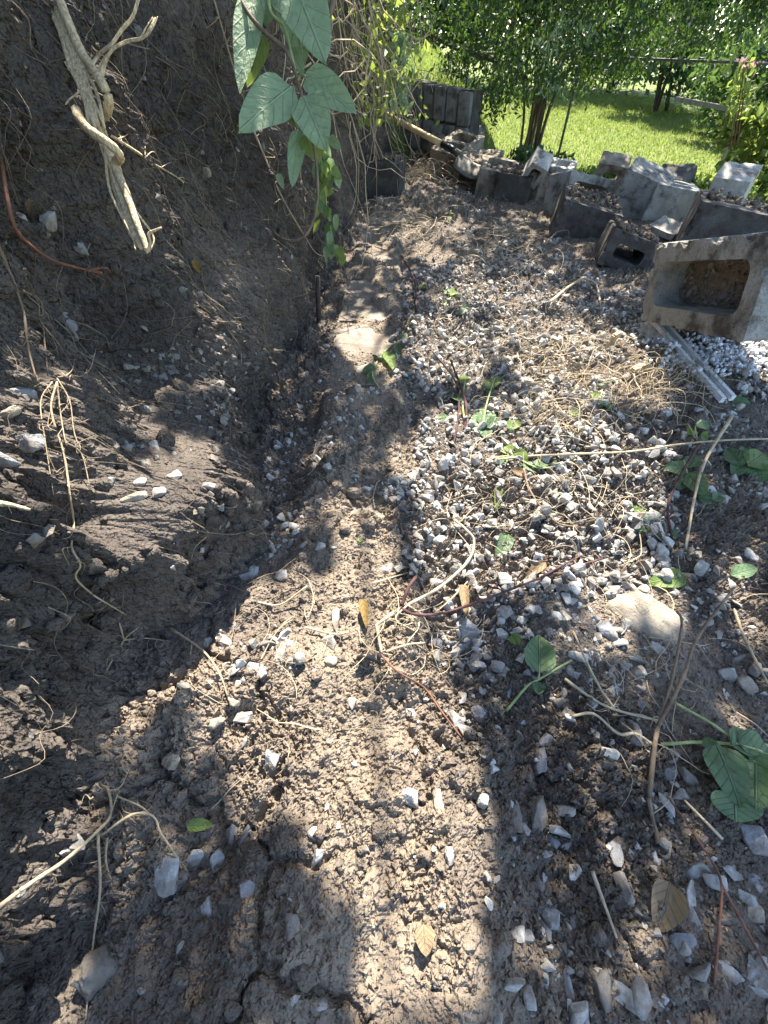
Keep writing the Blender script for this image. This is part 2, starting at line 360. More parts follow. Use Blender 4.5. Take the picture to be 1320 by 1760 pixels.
bd = .022*tooth+(.018+.010*sst(.8, 1.3, BY))*fbm(wy*26, wz*6, 4, 83)+.018*(1-hard)*clods(wy, wz, .036, 84)+.009*clods(wy, wz*.7, .017, 85)+.006*clods(wy, wz, .0085, 86)+.018*np.abs(vnoise(wy*42, wz*16, 88))+.010*fbm(BY*9, BZ*9, 4, 87)
near_low = sst(.0, .2, .22-BZ)*(1-sst(.25, .4, BY))
BX = bank_x(BY, BZ)+bd-.022
V = np.stack([BX, BY, BZ], -1)
top = [V]; lastx = V[:, -1:, :].copy()
for dx, dz in ((.03, .02), (.10, .035), (.4, .06), (1.5, .15), (6, .5)):
    q = lastx.copy(); q[..., 0] -= dx; q[..., 2] += dz+.01*fbm(q[..., 1]*9, q[..., 1]*2+dx, 2, 90); top.append(q)
V = np.concatenate(top, 1)
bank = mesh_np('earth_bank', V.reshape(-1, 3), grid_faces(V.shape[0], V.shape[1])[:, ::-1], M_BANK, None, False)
tag(bank, 'steep freshly cut face of dark soil rising along the left of the strip', None, None, 'structure')

# ------------------------------------------------------------------ sloping lawn and hill behind
def lawn_z(X, Y):
    low = -.10-.03*np.clip(X-.7, 0, 5)+.05*np.clip(Y-5.5, 0, 40); high = .43+.05*(Y-4.6)
    k = (1-sst(.55, 1.25, X-.05*(Y-4.6)))*sst(4.55, 4.75, Y)
    return low*(1-k)+high*k
gx = np.concatenate([np.linspace(-30, -1, 16), np.linspace(-.8, 5, 90), np.linspace(5.5, 60, 30)]); gy = np.concatenate([np.linspace(-8, 2.5, 12), np.linspace(2.6, 12, 120), np.linspace(13, 120, 30)])
GX, GY = np.meshgrid(gx, gy, indexing='ij'); GZ = lawn_z(GX, GY)
GZ = np.where((GX < .9) & (GY < 4.55), -.2, GZ)-.06*(GY < 2.2)
m = NT('lawn_earth'); M_LAWN = m.done(m.ramp(m.noise(5, 5), [(.3, (.09, .115, .035)), (.5, (.135, .17, .05)), (.72, (.19, .185, .08))]), .95, m.bump(m.noise(60, 4), .02), .1)
lawn = mesh_np('lawn', np.stack([GX, GY, GZ], -1).reshape(-1, 3), grid_faces(len(gx), len(gy))[:, ::-1], M_LAWN, None, True)
tag(lawn, 'sunlit mown lawn falling away to the right behind the wire fence', None, None, 'structure')
def blades(n, xs, ys, h, name, label):
    x = RNG.uniform(*xs, n); y = RNG.uniform(*ys, n)**1.; k = x > np.interp(y, [2, 3.2, 4.3, 4.6, 4.7], [1.75, 1.05, .75, .7, -1]); x = x[k]; y = y[k]; n = len(x)
    b = np.stack([x, y, lawn_z(x, y)-.004], 1); th = RNG.uniform(0, 2*PI, n); wd = .0035*(1+y/6)
    d = np.stack([np.cos(th), np.sin(th), 0*th], 1)*wd[:, None]; ln = RNG.normal(0, .35, (n, 2))*h
    t = b+np.stack([ln[:, 0], ln[:, 1], h*RNG.uniform(.5, 1.2, n)], 1)
    o = mesh_np(name, np.stack([b-d, b+d, t], 1).reshape(-1, 3), np.arange(3*n).reshape(n, 3), M_GRASS); tag(o, label, 'grass', None, 'stuff')
blades(85000, (-1.5, 5.5), (3.2, 12), .036, 'grass', 'short bright green grass covering the lawn beyond the fence')

bpy.context.view_layer.update()
O = Vector((0, 0, CAM_H))
def cast(px, py):                                      # first surface of the place behind a picture point
    d = ray(px, py).normalized(); best = None
    for ob in (floor, bank):
        ok, loc, nr, _ = ob.ray_cast(O, d)
        if ok and (best is None or (loc-O).length < best[2]): best = (loc.copy(), nr.copy(), (loc-O).length)
    if best is None: best = (at_z(px, py, 0), Vector((0, 0, 1)), 1)
    if best[1].dot(d) > 0: best = (best[0], -best[1], best[2])
    return best
def ground_z(x, y):
    ok, loc, nr, _ = floor.ray_cast(Vector((x, y, 2)), Vector((0, 0, -1)))
    return loc.z if ok else 0.
def ground_zn(X, Y):                                   # vectorised height lookup on the floor grid
    r = np.interp(Y, ys, np.arange(len(ys))); r0 = np.clip(r.astype(int), 0, len(ys)-1)
    c = np.clip((X-xl[r0])/(xr-xl)[r0]*(NC-1), 0, NC-1).round().astype(int)
    return FZ[r0, c]
def surf_path(pts, lift=.004):
    out = []
    for i, p in enumerate(pts):
        loc, nr, _ = cast(p[0], p[1]); L = p[2] if len(p) > 2 else lift
        out.append(np.array(loc+(O-loc).normalized()*L))
    return out

# ------------------------------------------------------------------ stones
def hull(n, sx, sy, sz, seed, bevel=.1):
    r = random.Random(seed); bm = bmesh.new()
    for i in range(n):
        v = Vector((r.gauss(0, 1), r.gauss(0, 1), r.gauss(0, 1))).normalized()*r.uniform(.78, 1)
        m = max(abs(v.x), abs(v.y), abs(v.z)); v = v.lerp(v/m*.8, .55)
        bm.verts.new((v.x*sx, v.y*sy, v.z*sz))
    bmesh.ops.convex_hull(bm, input=bm.verts); bmesh.ops.delete(bm, geom=[v for v in bm.verts if not v.link_faces], context='VERTS')
    bmesh.ops.dissolve_limit(bm, angle_limit=.12, verts=bm.verts, edges=bm.edges)
    if bevel: bmesh.ops.bevel(bm, geom=bm.edges[:], offset=bevel*min(sx, sy, sz), segments=1, profile=.6, affect='EDGES', clamp_overlap=True)
    bmesh.ops.triangulate(bm, faces=bm.faces); bm.verts.ensure_lookup_table()
    V = np.array([v.co[:] for v in bm.verts]); F = np.array([[v.index for v in f.verts] for f in bm.faces]); bm.free(); return V, F
def rough(V, F, maxlen, amp, freq, seed, chip=None):
    bm = bmesh.new(); vs = [bm.verts.new(v) for v in V]
    for f in F: bm.faces.new([vs[i] for i in f])
    for _ in range(7):
        e = [x for x in bm.edges if x.calc_length() > maxlen]
        if not e: break
        bmesh.ops.subdivide_edges(bm, edges=e, cuts=1); bmesh.ops.triangulate(bm, faces=[f for f in bm.faces if len(f.verts) > 3])
    bm.normal_update(); P = np.array([v.co[:] for v in bm.verts]); N_ = np.array([v.normal[:] for v in bm.verts]); o_ = seed*3.7
    a = fbm(P[:, 0]*freq+P[:, 2]*freq*.8+o_, P[:, 1]*freq-P[:, 2]*freq*.6+o_, 4, seed % 50); P = P+N_*(amp*a)[:, None]
    if chip is not None:
        h = np.array(chip)/2; d = np.sort(h[None]-np.abs(P), axis=1)[:, 1]; b = fbm(P[:, 0]*28+P[:, 2]*19+o_, P[:, 1]*28-P[:, 2]*23, 3, 7+seed % 30)
        P = P*(1-(np.clip(1-d/.014, 0, 1)*np.clip(b-.12, 0, .6)*.16))[:, None]
    bm.verts.index_update(); F2 = np.array([[v.index for v in f.verts] for f in bm.faces]); bm.free(); return P, F2
def quats(n, flat=None):
    q = RNG.normal(size=(n, 4)); q /= np.linalg.norm(q, axis=1, keepdims=True)
    if flat is not None:                               # mostly lying flat, random heading
        a = RNG.uniform(0, 2*PI, n); t = RNG.normal(0, flat, (n, 2)); q = np.stack([np.cos(a/2), t[:, 0], t[:, 1], np.sin(a/2)], 1); q /= np.linalg.norm(q, axis=1, keepdims=True)
    w, x, y, z = q.T
    return np.stack([np.stack([1-2*(y*y+z*z), 2*(x*y-z*w), 2*(x*z+y*w)], 1), np.stack([2*(x*y+z*w), 1-2*(x*x+z*z), 2*(y*z-x*w)], 1), np.stack([2*(x*z-y*w), 2*(y*z+x*w), 1-2*(x*x+y*y)], 1)], 1)
def scatter(variants, P, size, Rm):
    idx = RNG.integers(0, len(variants), len(P)); mb = MB()
    for k, (V, F) in enumerate(variants):
        s = np.where(idx == k)[0]
        if not len(s): continue
        W_ = np.einsum('nij,vj->nvi', Rm[s], V)*size[s, None, None]+P[s][:, None]
        mb.add(W_.reshape(-1, 3), (F[None]+(np.arange(len(s))*len(V))[:, None, None]).reshape(-1, 3))
    return mb
VB = [hull(11, 1, RNG.uniform(.55, .95), RNG.uniform(.42, .75), 100+i, .13) for i in range(18)]
VS = [hull(9, 1, RNG.uniform(.6, 1), RNG.uniform(.45, .8), 200+i, 0) for i in range(14)]
def spread(n, ymax, power):
    Y = -.3+(ymax+.3)*RNG.random(n)**power; a = np.interp(Y, ys, xl)+.1; b = np.interp(Y, ys, xr)
    return a+(b-a)*RNG.random(n), Y
def gravel(n, smin, smax, y0, y1, variants, dens, name, lift, label, base=.05):
    # dens = pieces per square metre where the gravel lies thickest
    Y = RNG.uniform(y0, y1, n) if False else None
    cells = np.linspace(y0, y1, 60); Xs = []; Ys = []
    for a_, b_ in zip(cells[:-1], cells[1:]):
        l_ = np.interp(a_, ys, xl)+.1; r_ = np.interp(a_, ys, xr); k_ = RNG.poisson((b_-a_)*(r_-l_)*dens*n); Xs.append(RNG.uniform(l_, r_, k_)); Ys.append(RNG.uniform(a_, b_, k_))
    X = np.concatenate(Xs); Y = np.concatenate(Ys); pp = project(np.stack([X, Y, 0*X], 1)); vis = (pp[:, 0] > -80) & (pp[:, 0] < 1400) & (pp[:, 1] < 1860)
    X = X[vis]; Y = Y[vis]; d0 = gravel_density(X, Y); d = np.where(d0 > .9, np.clip(d0*(.85+.7*fbm(X*6, Y*6, 3, 130)), .2, 1), d0*np.clip(.6+1.3*fbm(X*5, Y*5, 3, 131), .05, 1.6))
    k_ = (RNG.random(len(X)) < d) & (X > bank_base(Y)+.02); X = X[k_]; Y = Y[k_]; d = d[k_]; d0 = d0[k_]
    sz = np.exp(math.log(smin)+(math.log(smax)-math.log(smin))*RNG.random(len(X))**1.25)*.5
    Z = ground_zn(X, Y)+sz*(lift+np.where(d0 > .7, 1.1*RNG.random(len(X))-.45, RNG.uniform(-.6, .1, len(X))))
    o = scatter(variants, np.stack([X, Y, Z], 1), sz, quats(len(X), .4)).build(name, M_GRAV); tag(o, label, 'gravel', None, 'stuff'); return o
gravel(1, .010, .040, -.3, 1.3, VB, 5800, 'gravel', .15, 'loose crushed grey gravel covering the middle of the strip')
gravel(1, .011, .032, 1.3, 3.3, VS, 4400, 'distant_gravel', .15, 'loose grey gravel on the far half of the strip')
gravel(1, .005, .013, -.3, 1.6, VS, 11000, 'gravel_chippings', .1, 'fine stone chippings sprinkled between the gravel and the soil')
# soil crumbs on floor
X, Y = spread(60000, 2.2, 1.25); k = (RNG.random(len(X)) < np.clip(.75+.9*fbm(X*4, Y*4, 3, 140), .2, 1)) & (X > bank_base(Y)) & (gravel_density(X, Y) < RNG.uniform(.3, 1.45, len(X))); X = X[k]; Y = Y[k]
sz = np.exp(RNG.normal(math.log(.0029), .42, len(X))).clip(.0012, .008)
def lump(seed):
    bm = bmesh.new(); bmesh.ops.create_icosphere(bm, subdivisions=1, radius=1); r = random.Random(seed)
    for v in bm.verts: v.co *= r.uniform(.5, 1.2)
    V = np.array([v.co[:] for v in bm.verts]); F = np.array([[v.index for v in f.verts] for f in bm.faces]); bm.free(); return V*np.array([1, .85, .7]), F
VL = [lump(i) for i in range(10)]
VC = [hull(7, 1, RNG.uniform(.65, 1), RNG.uniform(.5, .9), 300+i, 0) for i in range(12)]
cr = scatter(VC, np.stack([X, Y, ground_zn(X, Y)+sz*.15], 1), sz, quats(len(X))).build('soil_crumbs', M_CRUMB)
tag(cr, 'loose brown crumbs of soil lying over the strip', 'soil', None, 'stuff')
def bigclod(seed):
    bm = bmesh.new(); bmesh.ops.create_icosphere(bm, subdivisions=2, radius=1); r = np.random.default_rng(seed); o_ = r.uniform(0, 50)
    P = np.array([v.co[:] for v in bm.verts]); a = fbm(P[:, 0]*1.3+P[:, 2]*.9+o_, P[:, 1]*1.3-P[:, 2]*.7, 4, seed); f1, f2, c_ = worley(P[:, 0]*2.2+P[:, 2]*1.5+o_, P[:, 1]*2.2+P[:, 2]*1.1, seed)
    V = P*(.72+.35*a+.28*np.clip((f2-f1)*2, 0, 1)*(.5+c_))[:, None]; F = np.array([[v.index for v in f.verts] for f in bm.faces]); bm.free(); return V*np.array([1, .8, .62]), F
VG = [bigclod(40+i) for i in range(6)]
X, Y = spread(420, 1.6, 1.1); k = (gravel_density(X, Y) < .5) & (X > bank_base(Y)); X = X[k]; Y = Y[k]; sz = np.exp(RNG.normal(math.log(.0085), .35, len(X))).clip(.004, .019)
o = scatter(VG, np.stack([X, Y, ground_zn(X, Y)+sz*.2], 1), sz, quats(len(X))).build('soil_clods', M_CRUMB, None, True); tag(o, 'larger crumbly clods of brown soil lying about the strip', 'soil', None, 'stuff')
# crumbs and small stones stuck in the bank
n = 9000; Y = -.2+2.6*RNG.random(n)**1.3; Z = RNG.uniform(0, .8, n); iy = np.searchsorted(by, Y).clip(0, len(by)-1); iz = np.searchsorted(bz, Z).clip(0, len(bz)-1)
Xb = BX[iy, iz]; sz = np.exp(RNG.normal(math.log(.0032), .5, n)).clip(.0012, .011)
o = scatter(VC, np.stack([Xb, Y, Z], 1), sz, quats(n)).build('bank_crumbs', M_BANK); tag(o, 'dark crumbs of soil clinging to the cut face of the bank', 'soil', None, 'stuff')
n = 1500; Y = -.1+2.6*RNG.random(n)**1.4; Z = RNG.uniform(0, .8, n)
k = RNG.random(n) < .25+.9*np.exp(-((Y-.70)/.10)**2-((Z-.20)/.07)**2); Y = Y[k]; Z = Z[k]
Y = np.concatenate([Y, RNG.normal(.71, .06, 170), RNG.normal(.50, .07, 70)]); Z = np.concatenate([Z, RNG.normal(.19, .04, 170), RNG.normal(.19, .02, 70)])
iy = np.searchsorted(by, Y).clip(0, len(by)-1); iz = np.searchsorted(bz, Z).clip(0, len(bz)-1); sz = np.exp(RNG.uniform(math.log(.004), math.log(.012), len(Y)))
o = scatter(VS, np.stack([BX[iy, iz]+.002, Y, Z], 1), sz, quats(len(Y))).build('bank_pebbles', M_PEB); tag(o, 'small pale pebbles bedded in the cut face of the bank', 'pebbles', None, 'stuff')

n = 520; Y = -.1+2.4*RNG.random(n)**1.2; Z = RNG.uniform(0, .85, n)**1.1; k = fbm(Y*3, Z*3, 3, 160) > -.15; Y = Y[k]; Z = Z[k]
Y = np.concatenate([Y, RNG.normal(.42, .12, 150)]); Z = np.concatenate([Z, RNG.uniform(.0, .24, 150)])
iy = np.searchsorted(by, Y).clip(0, len(by)-1); iz = np.searchsorted(bz, Z).clip(0, len(bz)-1); sz = np.exp(RNG.normal(math.log(.0095), .4, len(Y))).clip(.004, .024)
o = scatter(VG, np.stack([BX[iy, iz], Y, Z], 1), sz, quats(len(Y))).build('bank_clods', M_BANK, None, True); tag(o, 'rough clods of dark soil standing out of the bank face', 'soil', None, 'stuff')

# single stones: (x, y, width px, height px, material, words)
RK = [(293, 1500, 52, 66, M_ROCKP, 'pale triangular stone under the end of the forked root at lower left'),
 (356, 1562, 22, 66, M_ROCKP, 'long pale sliver of stone standing on edge right of the triangular stone'),
 (160, 1668, 66, 82, M_ROCKD, 'large dirty flat stone at the foot of the bank, bottom left'),
 (338, 1470, 26, 40, M_ROCKP, 'rounded pale stone just below the small green leaf at lower left'),
 (374, 1476, 28, 42, M_ROCKP, 'pale angular stone second to the right of the triangular stone'),
 (393, 1432, 30, 36, M_ROCKG, 'grey stone just right of the small green leaf at lower left'),
 (426, 1436, 25, 40, M_ROCKG, 'narrow grey stone leaning beside the dark hollow in the sunlit soil'),
 (241, 1364, 36, 25, M_ROCKG, 'grey stone behind the root fork at lower left'),
 (423, 1530, 28, 34, M_ROCKG, 'bluish grey stone alone below the sunlit soil mound'),
 (296, 1306, 30, 36, M_ROCKT, 'tan rounded stone in sunlit soil on the slumped bank'),
 (372, 1242, 40, 26, M_ROCKT, 'flat tan stone casting a dark shadow on the sunlit slump'),
 (400, 1206, 30, 20, M_ROCKT, 'small tan stone at the tip of the pale root on sunlit soil'),
 (463, 1308, 28, 56, M_ROCKP, 'tall pale flake standing in sunlit soil left of the mound'),
 (500, 1588, 34, 44, M_ROCKD, 'dusty grey block of stone half sunk at the bottom centre'),
 (702, 1372, 34, 38, M_ROCKP, 'squarish white stone on the right edge of the sunlit mound'),
 (752, 1388, 26, 58, M_ROCKT, 'elongated tan stone on the right edge of the sunlit mound'),
 (775, 1470, 24, 28, M_ROCKP, 'small white stone below the two stones on the mound edge'),
 (830, 1375, 26, 30, M_ROCKP, 'pale stone in the shade just beyond the sunlit mound'),
 (930, 1312, 34, 62, M_ROCKG, 'long grey stone lying in shaded soil right of centre'),
 (884, 1398, 28, 72, M_ROCKD, 'dark upright slab of stone, left of a leaning pair'),
 (921, 1396, 34, 56, M_ROCKD, 'dark slab leaning right against the upright one'),
 (970, 1394, 42, 24, M_ROCKP, 'white flat stone right of the two dark slabs'),
 (1060, 1468, 26, 54, M_ROCKG, 'long grey stone below the uprooted plant'),
 (950, 1446, 30, 30, M_ROCKG, 'blue grey stone below the two dark slabs'),
 (1296, 1684, 54, 60, M_ROCKP, 'big white stone at the bottom right corner'),
 (1253, 1672, 26, 42, M_ROCKP, 'narrow pale stone next to the big white corner stone'),
 (1297, 1566, 38, 26, M_ROCKT, 'cream coloured stone above the big white corner stone'),
 (1293, 1512, 20, 26, M_ROCKG, 'small bluish stone on dark soil near the right edge'),
 (943, 1578, 42, 36, M_ROCKG, 'muddy grey stone in dark soil left of the curled dead leaf'),
 (1028, 1690, 40, 74, M_ROCKD, 'large muddy stone sunk in soil below the curled dead leaf'),
 (974, 1688, 20, 46, M_ROCKG, 'thin grey splinter beside the large muddy stone'),
 (1296, 1442, 48, 40, M_ROCKG, 'layered grey stone beneath the drooping leaf cluster at right'),
 (1168, 1618, 26, 60, M_ROCKG, 'long grey stone touching the curled dead leaf'),
 (1150, 1330, 28, 32, M_ROCKG, 'grey stone just right of the uprooted plant stem'),
 (1184, 1338, 46, 26, M_ROCKG, 'flat layered stone between the uprooted plant and the leaf cluster'),
 (1085, 1252, 28, 36, M_ROCKD, 'brownish stone behind the curved root of the uprooted plant'),
 (1043, 1086, 42, 30, M_ROCKP, 'rounded pale stone in front of the half buried boulder'),
 (1066, 1108, 36, 28, M_ROCKP, 'second pale stone in front of the half buried boulder'),
 (1130, 1112, 32, 30, M_ROCKP, 'round pale stone at the right foot of the half buried boulder'),
 (1250, 1160, 32, 32, M_ROCKP, 'lumpy pale stone left of another by the right edge'),
 (1283, 1178, 36, 30, M_ROCKT, 'tan stone touching a lumpy pale one by the right edge'),
 (803, 1086, 58, 42, M_ROCKG, 'biggest grey stone in the gravel, above the hollow'),
 (790, 1112, 44, 34, M_ROCKG, 'grey stone tucked under the biggest one in the gravel'),
 (749, 1108, 28, 26, M_ROCKG, 'small grey cube of stone left of the biggest gravel stone'),
 (818, 1132, 22, 32, M_ROCKP, 'upright pale stone below the biggest gravel stone'),
 (430, 988, 42, 22, M_ROCKP, 'flat pale stone lying in sun at the shadow edge of the bank'),
 (484, 992, 36, 24, M_ROCKG, 'grey stone in shade right of the flat pale one'),
 (448, 900, 30, 26, M_ROCKG, 'grey stone close to the bank foot in shade'),
 (462, 936, 22, 26, M_ROCKP, 'pale egg shaped stone in shade near the bank foot'),
 (548, 940, 22, 18, M_ROCKP, 'small white stone on the dark soil beside the bare paver'),
 (383, 1100, 18, 46, M_ROCKP, 'tall pale stone in sun by the mouth of the dark notch'),
 (357, 1108, 20, 26, M_ROCKP, 'small pale stone left of the tall one by the notch'),
 (580, 1064, 22, 40, M_ROCKP, 'white shell shaped stone standing in sunlit soil'),
 (570, 1136, 30, 26, M_ROCKT, 'tan stone beside the scrap of black plastic'),
 (449, 1158, 26, 20, M_ROCKP, 'small pale stone in the middle of sunlit soil'),
 (823, 1226, 28, 32, M_ROCKG, 'bluish grey stone in the hollow right of the mound'),
 (232, 856, 50, 18, M_ROCKT, 'flat speckled stone lying in front on the bank ledge'),
 (266, 768, 30, 26, M_ROCKG, 'blue grey stone at the back of the bank ledge'),
 (248, 798, 26, 26, M_ROCKD, 'round brownish stone in the middle of the bank ledge'),
 (300, 819, 25, 22, M_ROCKP, 'white angular stone at the right of the bank ledge'),
 (242, 830, 26, 18, M_ROCKP, 'white stone just behind the flat speckled stone'),
 (272, 846, 28, 22, M_ROCKG, 'pale blue stone right of the flat speckled stone'),
 (220, 770, 18, 18, M_ROCKG, 'little grey stone at the back left of the bank ledge'),
 (192, 828, 18, 18, M_ROCKG, 'little grey stone at the left end of the bank ledge'),
 (36, 678, 46, 36, M_ROCKG, 'grey stone bedded in the bank above a rusty brown one'),
 (18, 712, 42, 30, M_ROCKT, 'rusty brown stone bedded in the bank at the left edge'),
 (50, 758, 46, 40, M_ROCKG, 'angular grey stone bedded in the bank below the rusty one'),
 (10, 795, 36, 48, M_ROCKG, 'large grey stone cut by the left edge of the view'),
 (121, 560, 20, 56, M_ROCKG, 'long smooth stone bedded upright in the bank'),
 (82, 382, 34, 38, M_ROCKP, 'bluish white stone bedded in the bank beside a brown leaf'),
 (140, 430, 18, 26, M_ROCKG, 'small grey stone in the bank left of the fibrous root tip'),
 (60, 925, 34, 34, M_ROCKD, 'dull stone in the dark hollow of the bank'),
 (352, 295, 22, 18, M_ROCKT, 'yellowish brown stone in the bank right of the fibrous root')]
for i, (px, py, w, h, mt, lab) in enumerate(RK):
    loc, nr, dist = cast(px, py); depth = (loc-O).dot(ray(660, 880)); sx = w*depth/FPX*.56; sy = h*depth/FPX*.56
    if nr.x > .4: nr = Vector((.95, -.1, .25)).normalized()
    V, F = hull(random.choice((12, 15, 19)), 1, 1, 1, 500+i, .11); V, F = rough(V, F, .34, .075, 2.3, i)
    view = (O-loc).normalized(); up = Vector((0, 0, 1)) if abs(view.z) < .9 else Vector((0, 1, 0))
    yv = (up-view*up.dot(view)).normalized(); xv = yv.cross(view); ax = (nr*.75+view*.25).normalized()
    yv = (yv-ax*yv.dot(ax)).normalized(); xv = yv.cross(ax); a = RNG.normal(0, .25); xv, yv = xv*math.cos(a)+yv*math.sin(a), yv*math.cos(a)-xv*math.sin(a)
    dz = min(sx, sy)*(.62 if nr.x < .9 else .9); P = np.outer(V[:, 0]*sx, xv)+np.outer(V[:, 1]*sy, yv)+np.outer(V[:, 2]*dz, ax)
    o = mesh_np('stone', P, F, mt, None, True); o.data.polygons.foreach_set('use_smooth', RNG.random(len(F)) < .6); o.location = loc+ax*dz*.22; tag(o, lab, 'stone', 'larger stones in the soil')
loc, nr, _ = cast(1108, 1062); V, F = hull(34, .075, .055, .030, 9, 0); o = mesh_np('boulder', V, F, M_ROCKT); o.location = loc+Vector((0, 0, -.010)); o.rotation_euler = (.1, .10, -.6)
dt = bpy.data.textures.new('lumps', 'CLOUDS'); dt.noise_scale = .03
sb = o.modifiers.new('round', 'SUBSURF'); sb.levels = sb.render_levels = 3; dm = o.modifiers.new('lumps', 'DISPLACE'); dm.texture = dt; dm.strength = .012; o.data.polygons.foreach_set('use_smooth', [True]*len(o.data.polygons))
tag(o, 'large smooth tan boulder half buried and lit by the sun', 'boulder')

# ------------------------------------------------------------------ buried pavers along the bank foot
t = thing('paved_strip', (STRIP(1.2), 1.2, 0), 'row of flat concrete pavers half covered by soil along the bank foot', 'paving')
for i, y0 in enumerate((.405, .425, .83, 1.0, 1.405, 1.81, 2.215, 2.62)):
    if i == 0: continue
    if i == 2: L = .165
    else: L = .395
    bm = bmesh.new(); bmesh.ops.create_cube(bm, size=1); bmesh.ops.scale(bm, vec=(.205, L, .08), verts=bm.verts)
    bmesh.ops.bevel(bm, geom=bm.edges[:], offset=.006, segments=2, affect='EDGES'); me = bpy.data.meshes.new('paver'); bm.to_mesh(me); bm.free()
    me.materials.append(M_PAVE); p = bpy.data.objects.new('paver', me); C.objects.link(p)
    yc = y0+L/2; p.location = (STRIP(yc)+RNG.normal(0, .006), yc, -.036+.004*RNG.normal()); p.rotation_euler = (RNG.normal(0, .008), RNG.normal(0, .012), -.03+RNG.normal(0, .02)); keep(p, t)

# ------------------------------------------------------------------ concrete blocks
def rrect(w, h, r, n=4):
    out = []
    for cx, cy, a0 in ((w/2-r, h/2-r, 0), (-w/2+r, h/2-r, PI/2), (-w/2+r, -h/2+r, PI), (w/2-r, -h/2+r, 1.5*PI)):
        for k in range(n+1): a = a0+k/n*PI/2; out.append((cx+r*math.cos(a), cy+r*math.sin(a)))
    return out
def block_mesh(name, dims, holes, axis, wall=None, jag=0):
    """hollow block; the cores run along the given local axis"""
    ai = 'xyz'.index(axis); ui, vi = [(1, 2), (2, 0), (0, 1)][ai]; w, h, d = dims[ui], dims[vi], dims[ai]
    bm = bmesh.new()
    def loop(pts):
        vs = [bm.verts.new((x, y, 0)) for x, y in pts]
        for i in range(len(vs)): bm.edges.new((vs[i], vs[(i+1) % len(vs)]))
    loop(rrect(w, h, .007, 2)); wt = wall or .034
    lw, lh = (w, h) if w >= h else (h, w)
    for k in range(holes):
        cw = (lw-wt*(holes+1))/holes; ch = lh-2*wt; c = -lw/2+wt+cw/2+k*(cw+wt)
        pts = rrect(cw, ch, min(.032, .3*min(cw, ch)), 4); pts = [(x+c, y) for x, y in pts]
        if w < h: pts = [(y, x) for x, y in pts]
        loop(pts)
    bmesh.ops.triangle_fill(bm, use_beauty=True, use_dissolve=False, edges=bm.edges[:])
    r = bmesh.ops.extrude_face_region(bm, geom=bm.faces[:]); bmesh.ops.translate(bm, vec=(0, 0, d), verts=[e for e in r['geom'] if isinstance(e, bmesh.types.BMVert)])
    bmesh.ops.recalc_face_normals(bm, faces=bm.faces)
    for v in bm.verts:
        c = Vector((0, 0, 0)); c[ui] = v.co.x; c[vi] = v.co.y; c[ai] = v.co.z-d/2; v.co = c
    bmesh.ops.recalc_face_normals(bm, faces=bm.faces); bmesh.ops.triangulate(bm, faces=bm.faces); bm.verts.index_update()
    V = np.array([v.co[:] for v in bm.verts]); F = np.array([[v.index for v in f.verts] for f in bm.faces]); bm.free()
    V, F = rough(V, F, .022, .0011, 30, int(1000*sum(dims)), dims); me = bpy.data.meshes.new(name); me.from_pydata(V.tolist(), [], F.tolist()); me.update(); return me
def crumbs_on(n, w, h, s0, s1, var=VL, thick=.01):
    P = np.stack([RNG.uniform(-w/2, w/2, n), RNG.uniform(-h/2, h/2, n), RNG.random(n)*thick], 1)
    return scatter(var, P, np.exp(RNG.uniform(math.log(s0), math.log(s1), n)), quats(n))
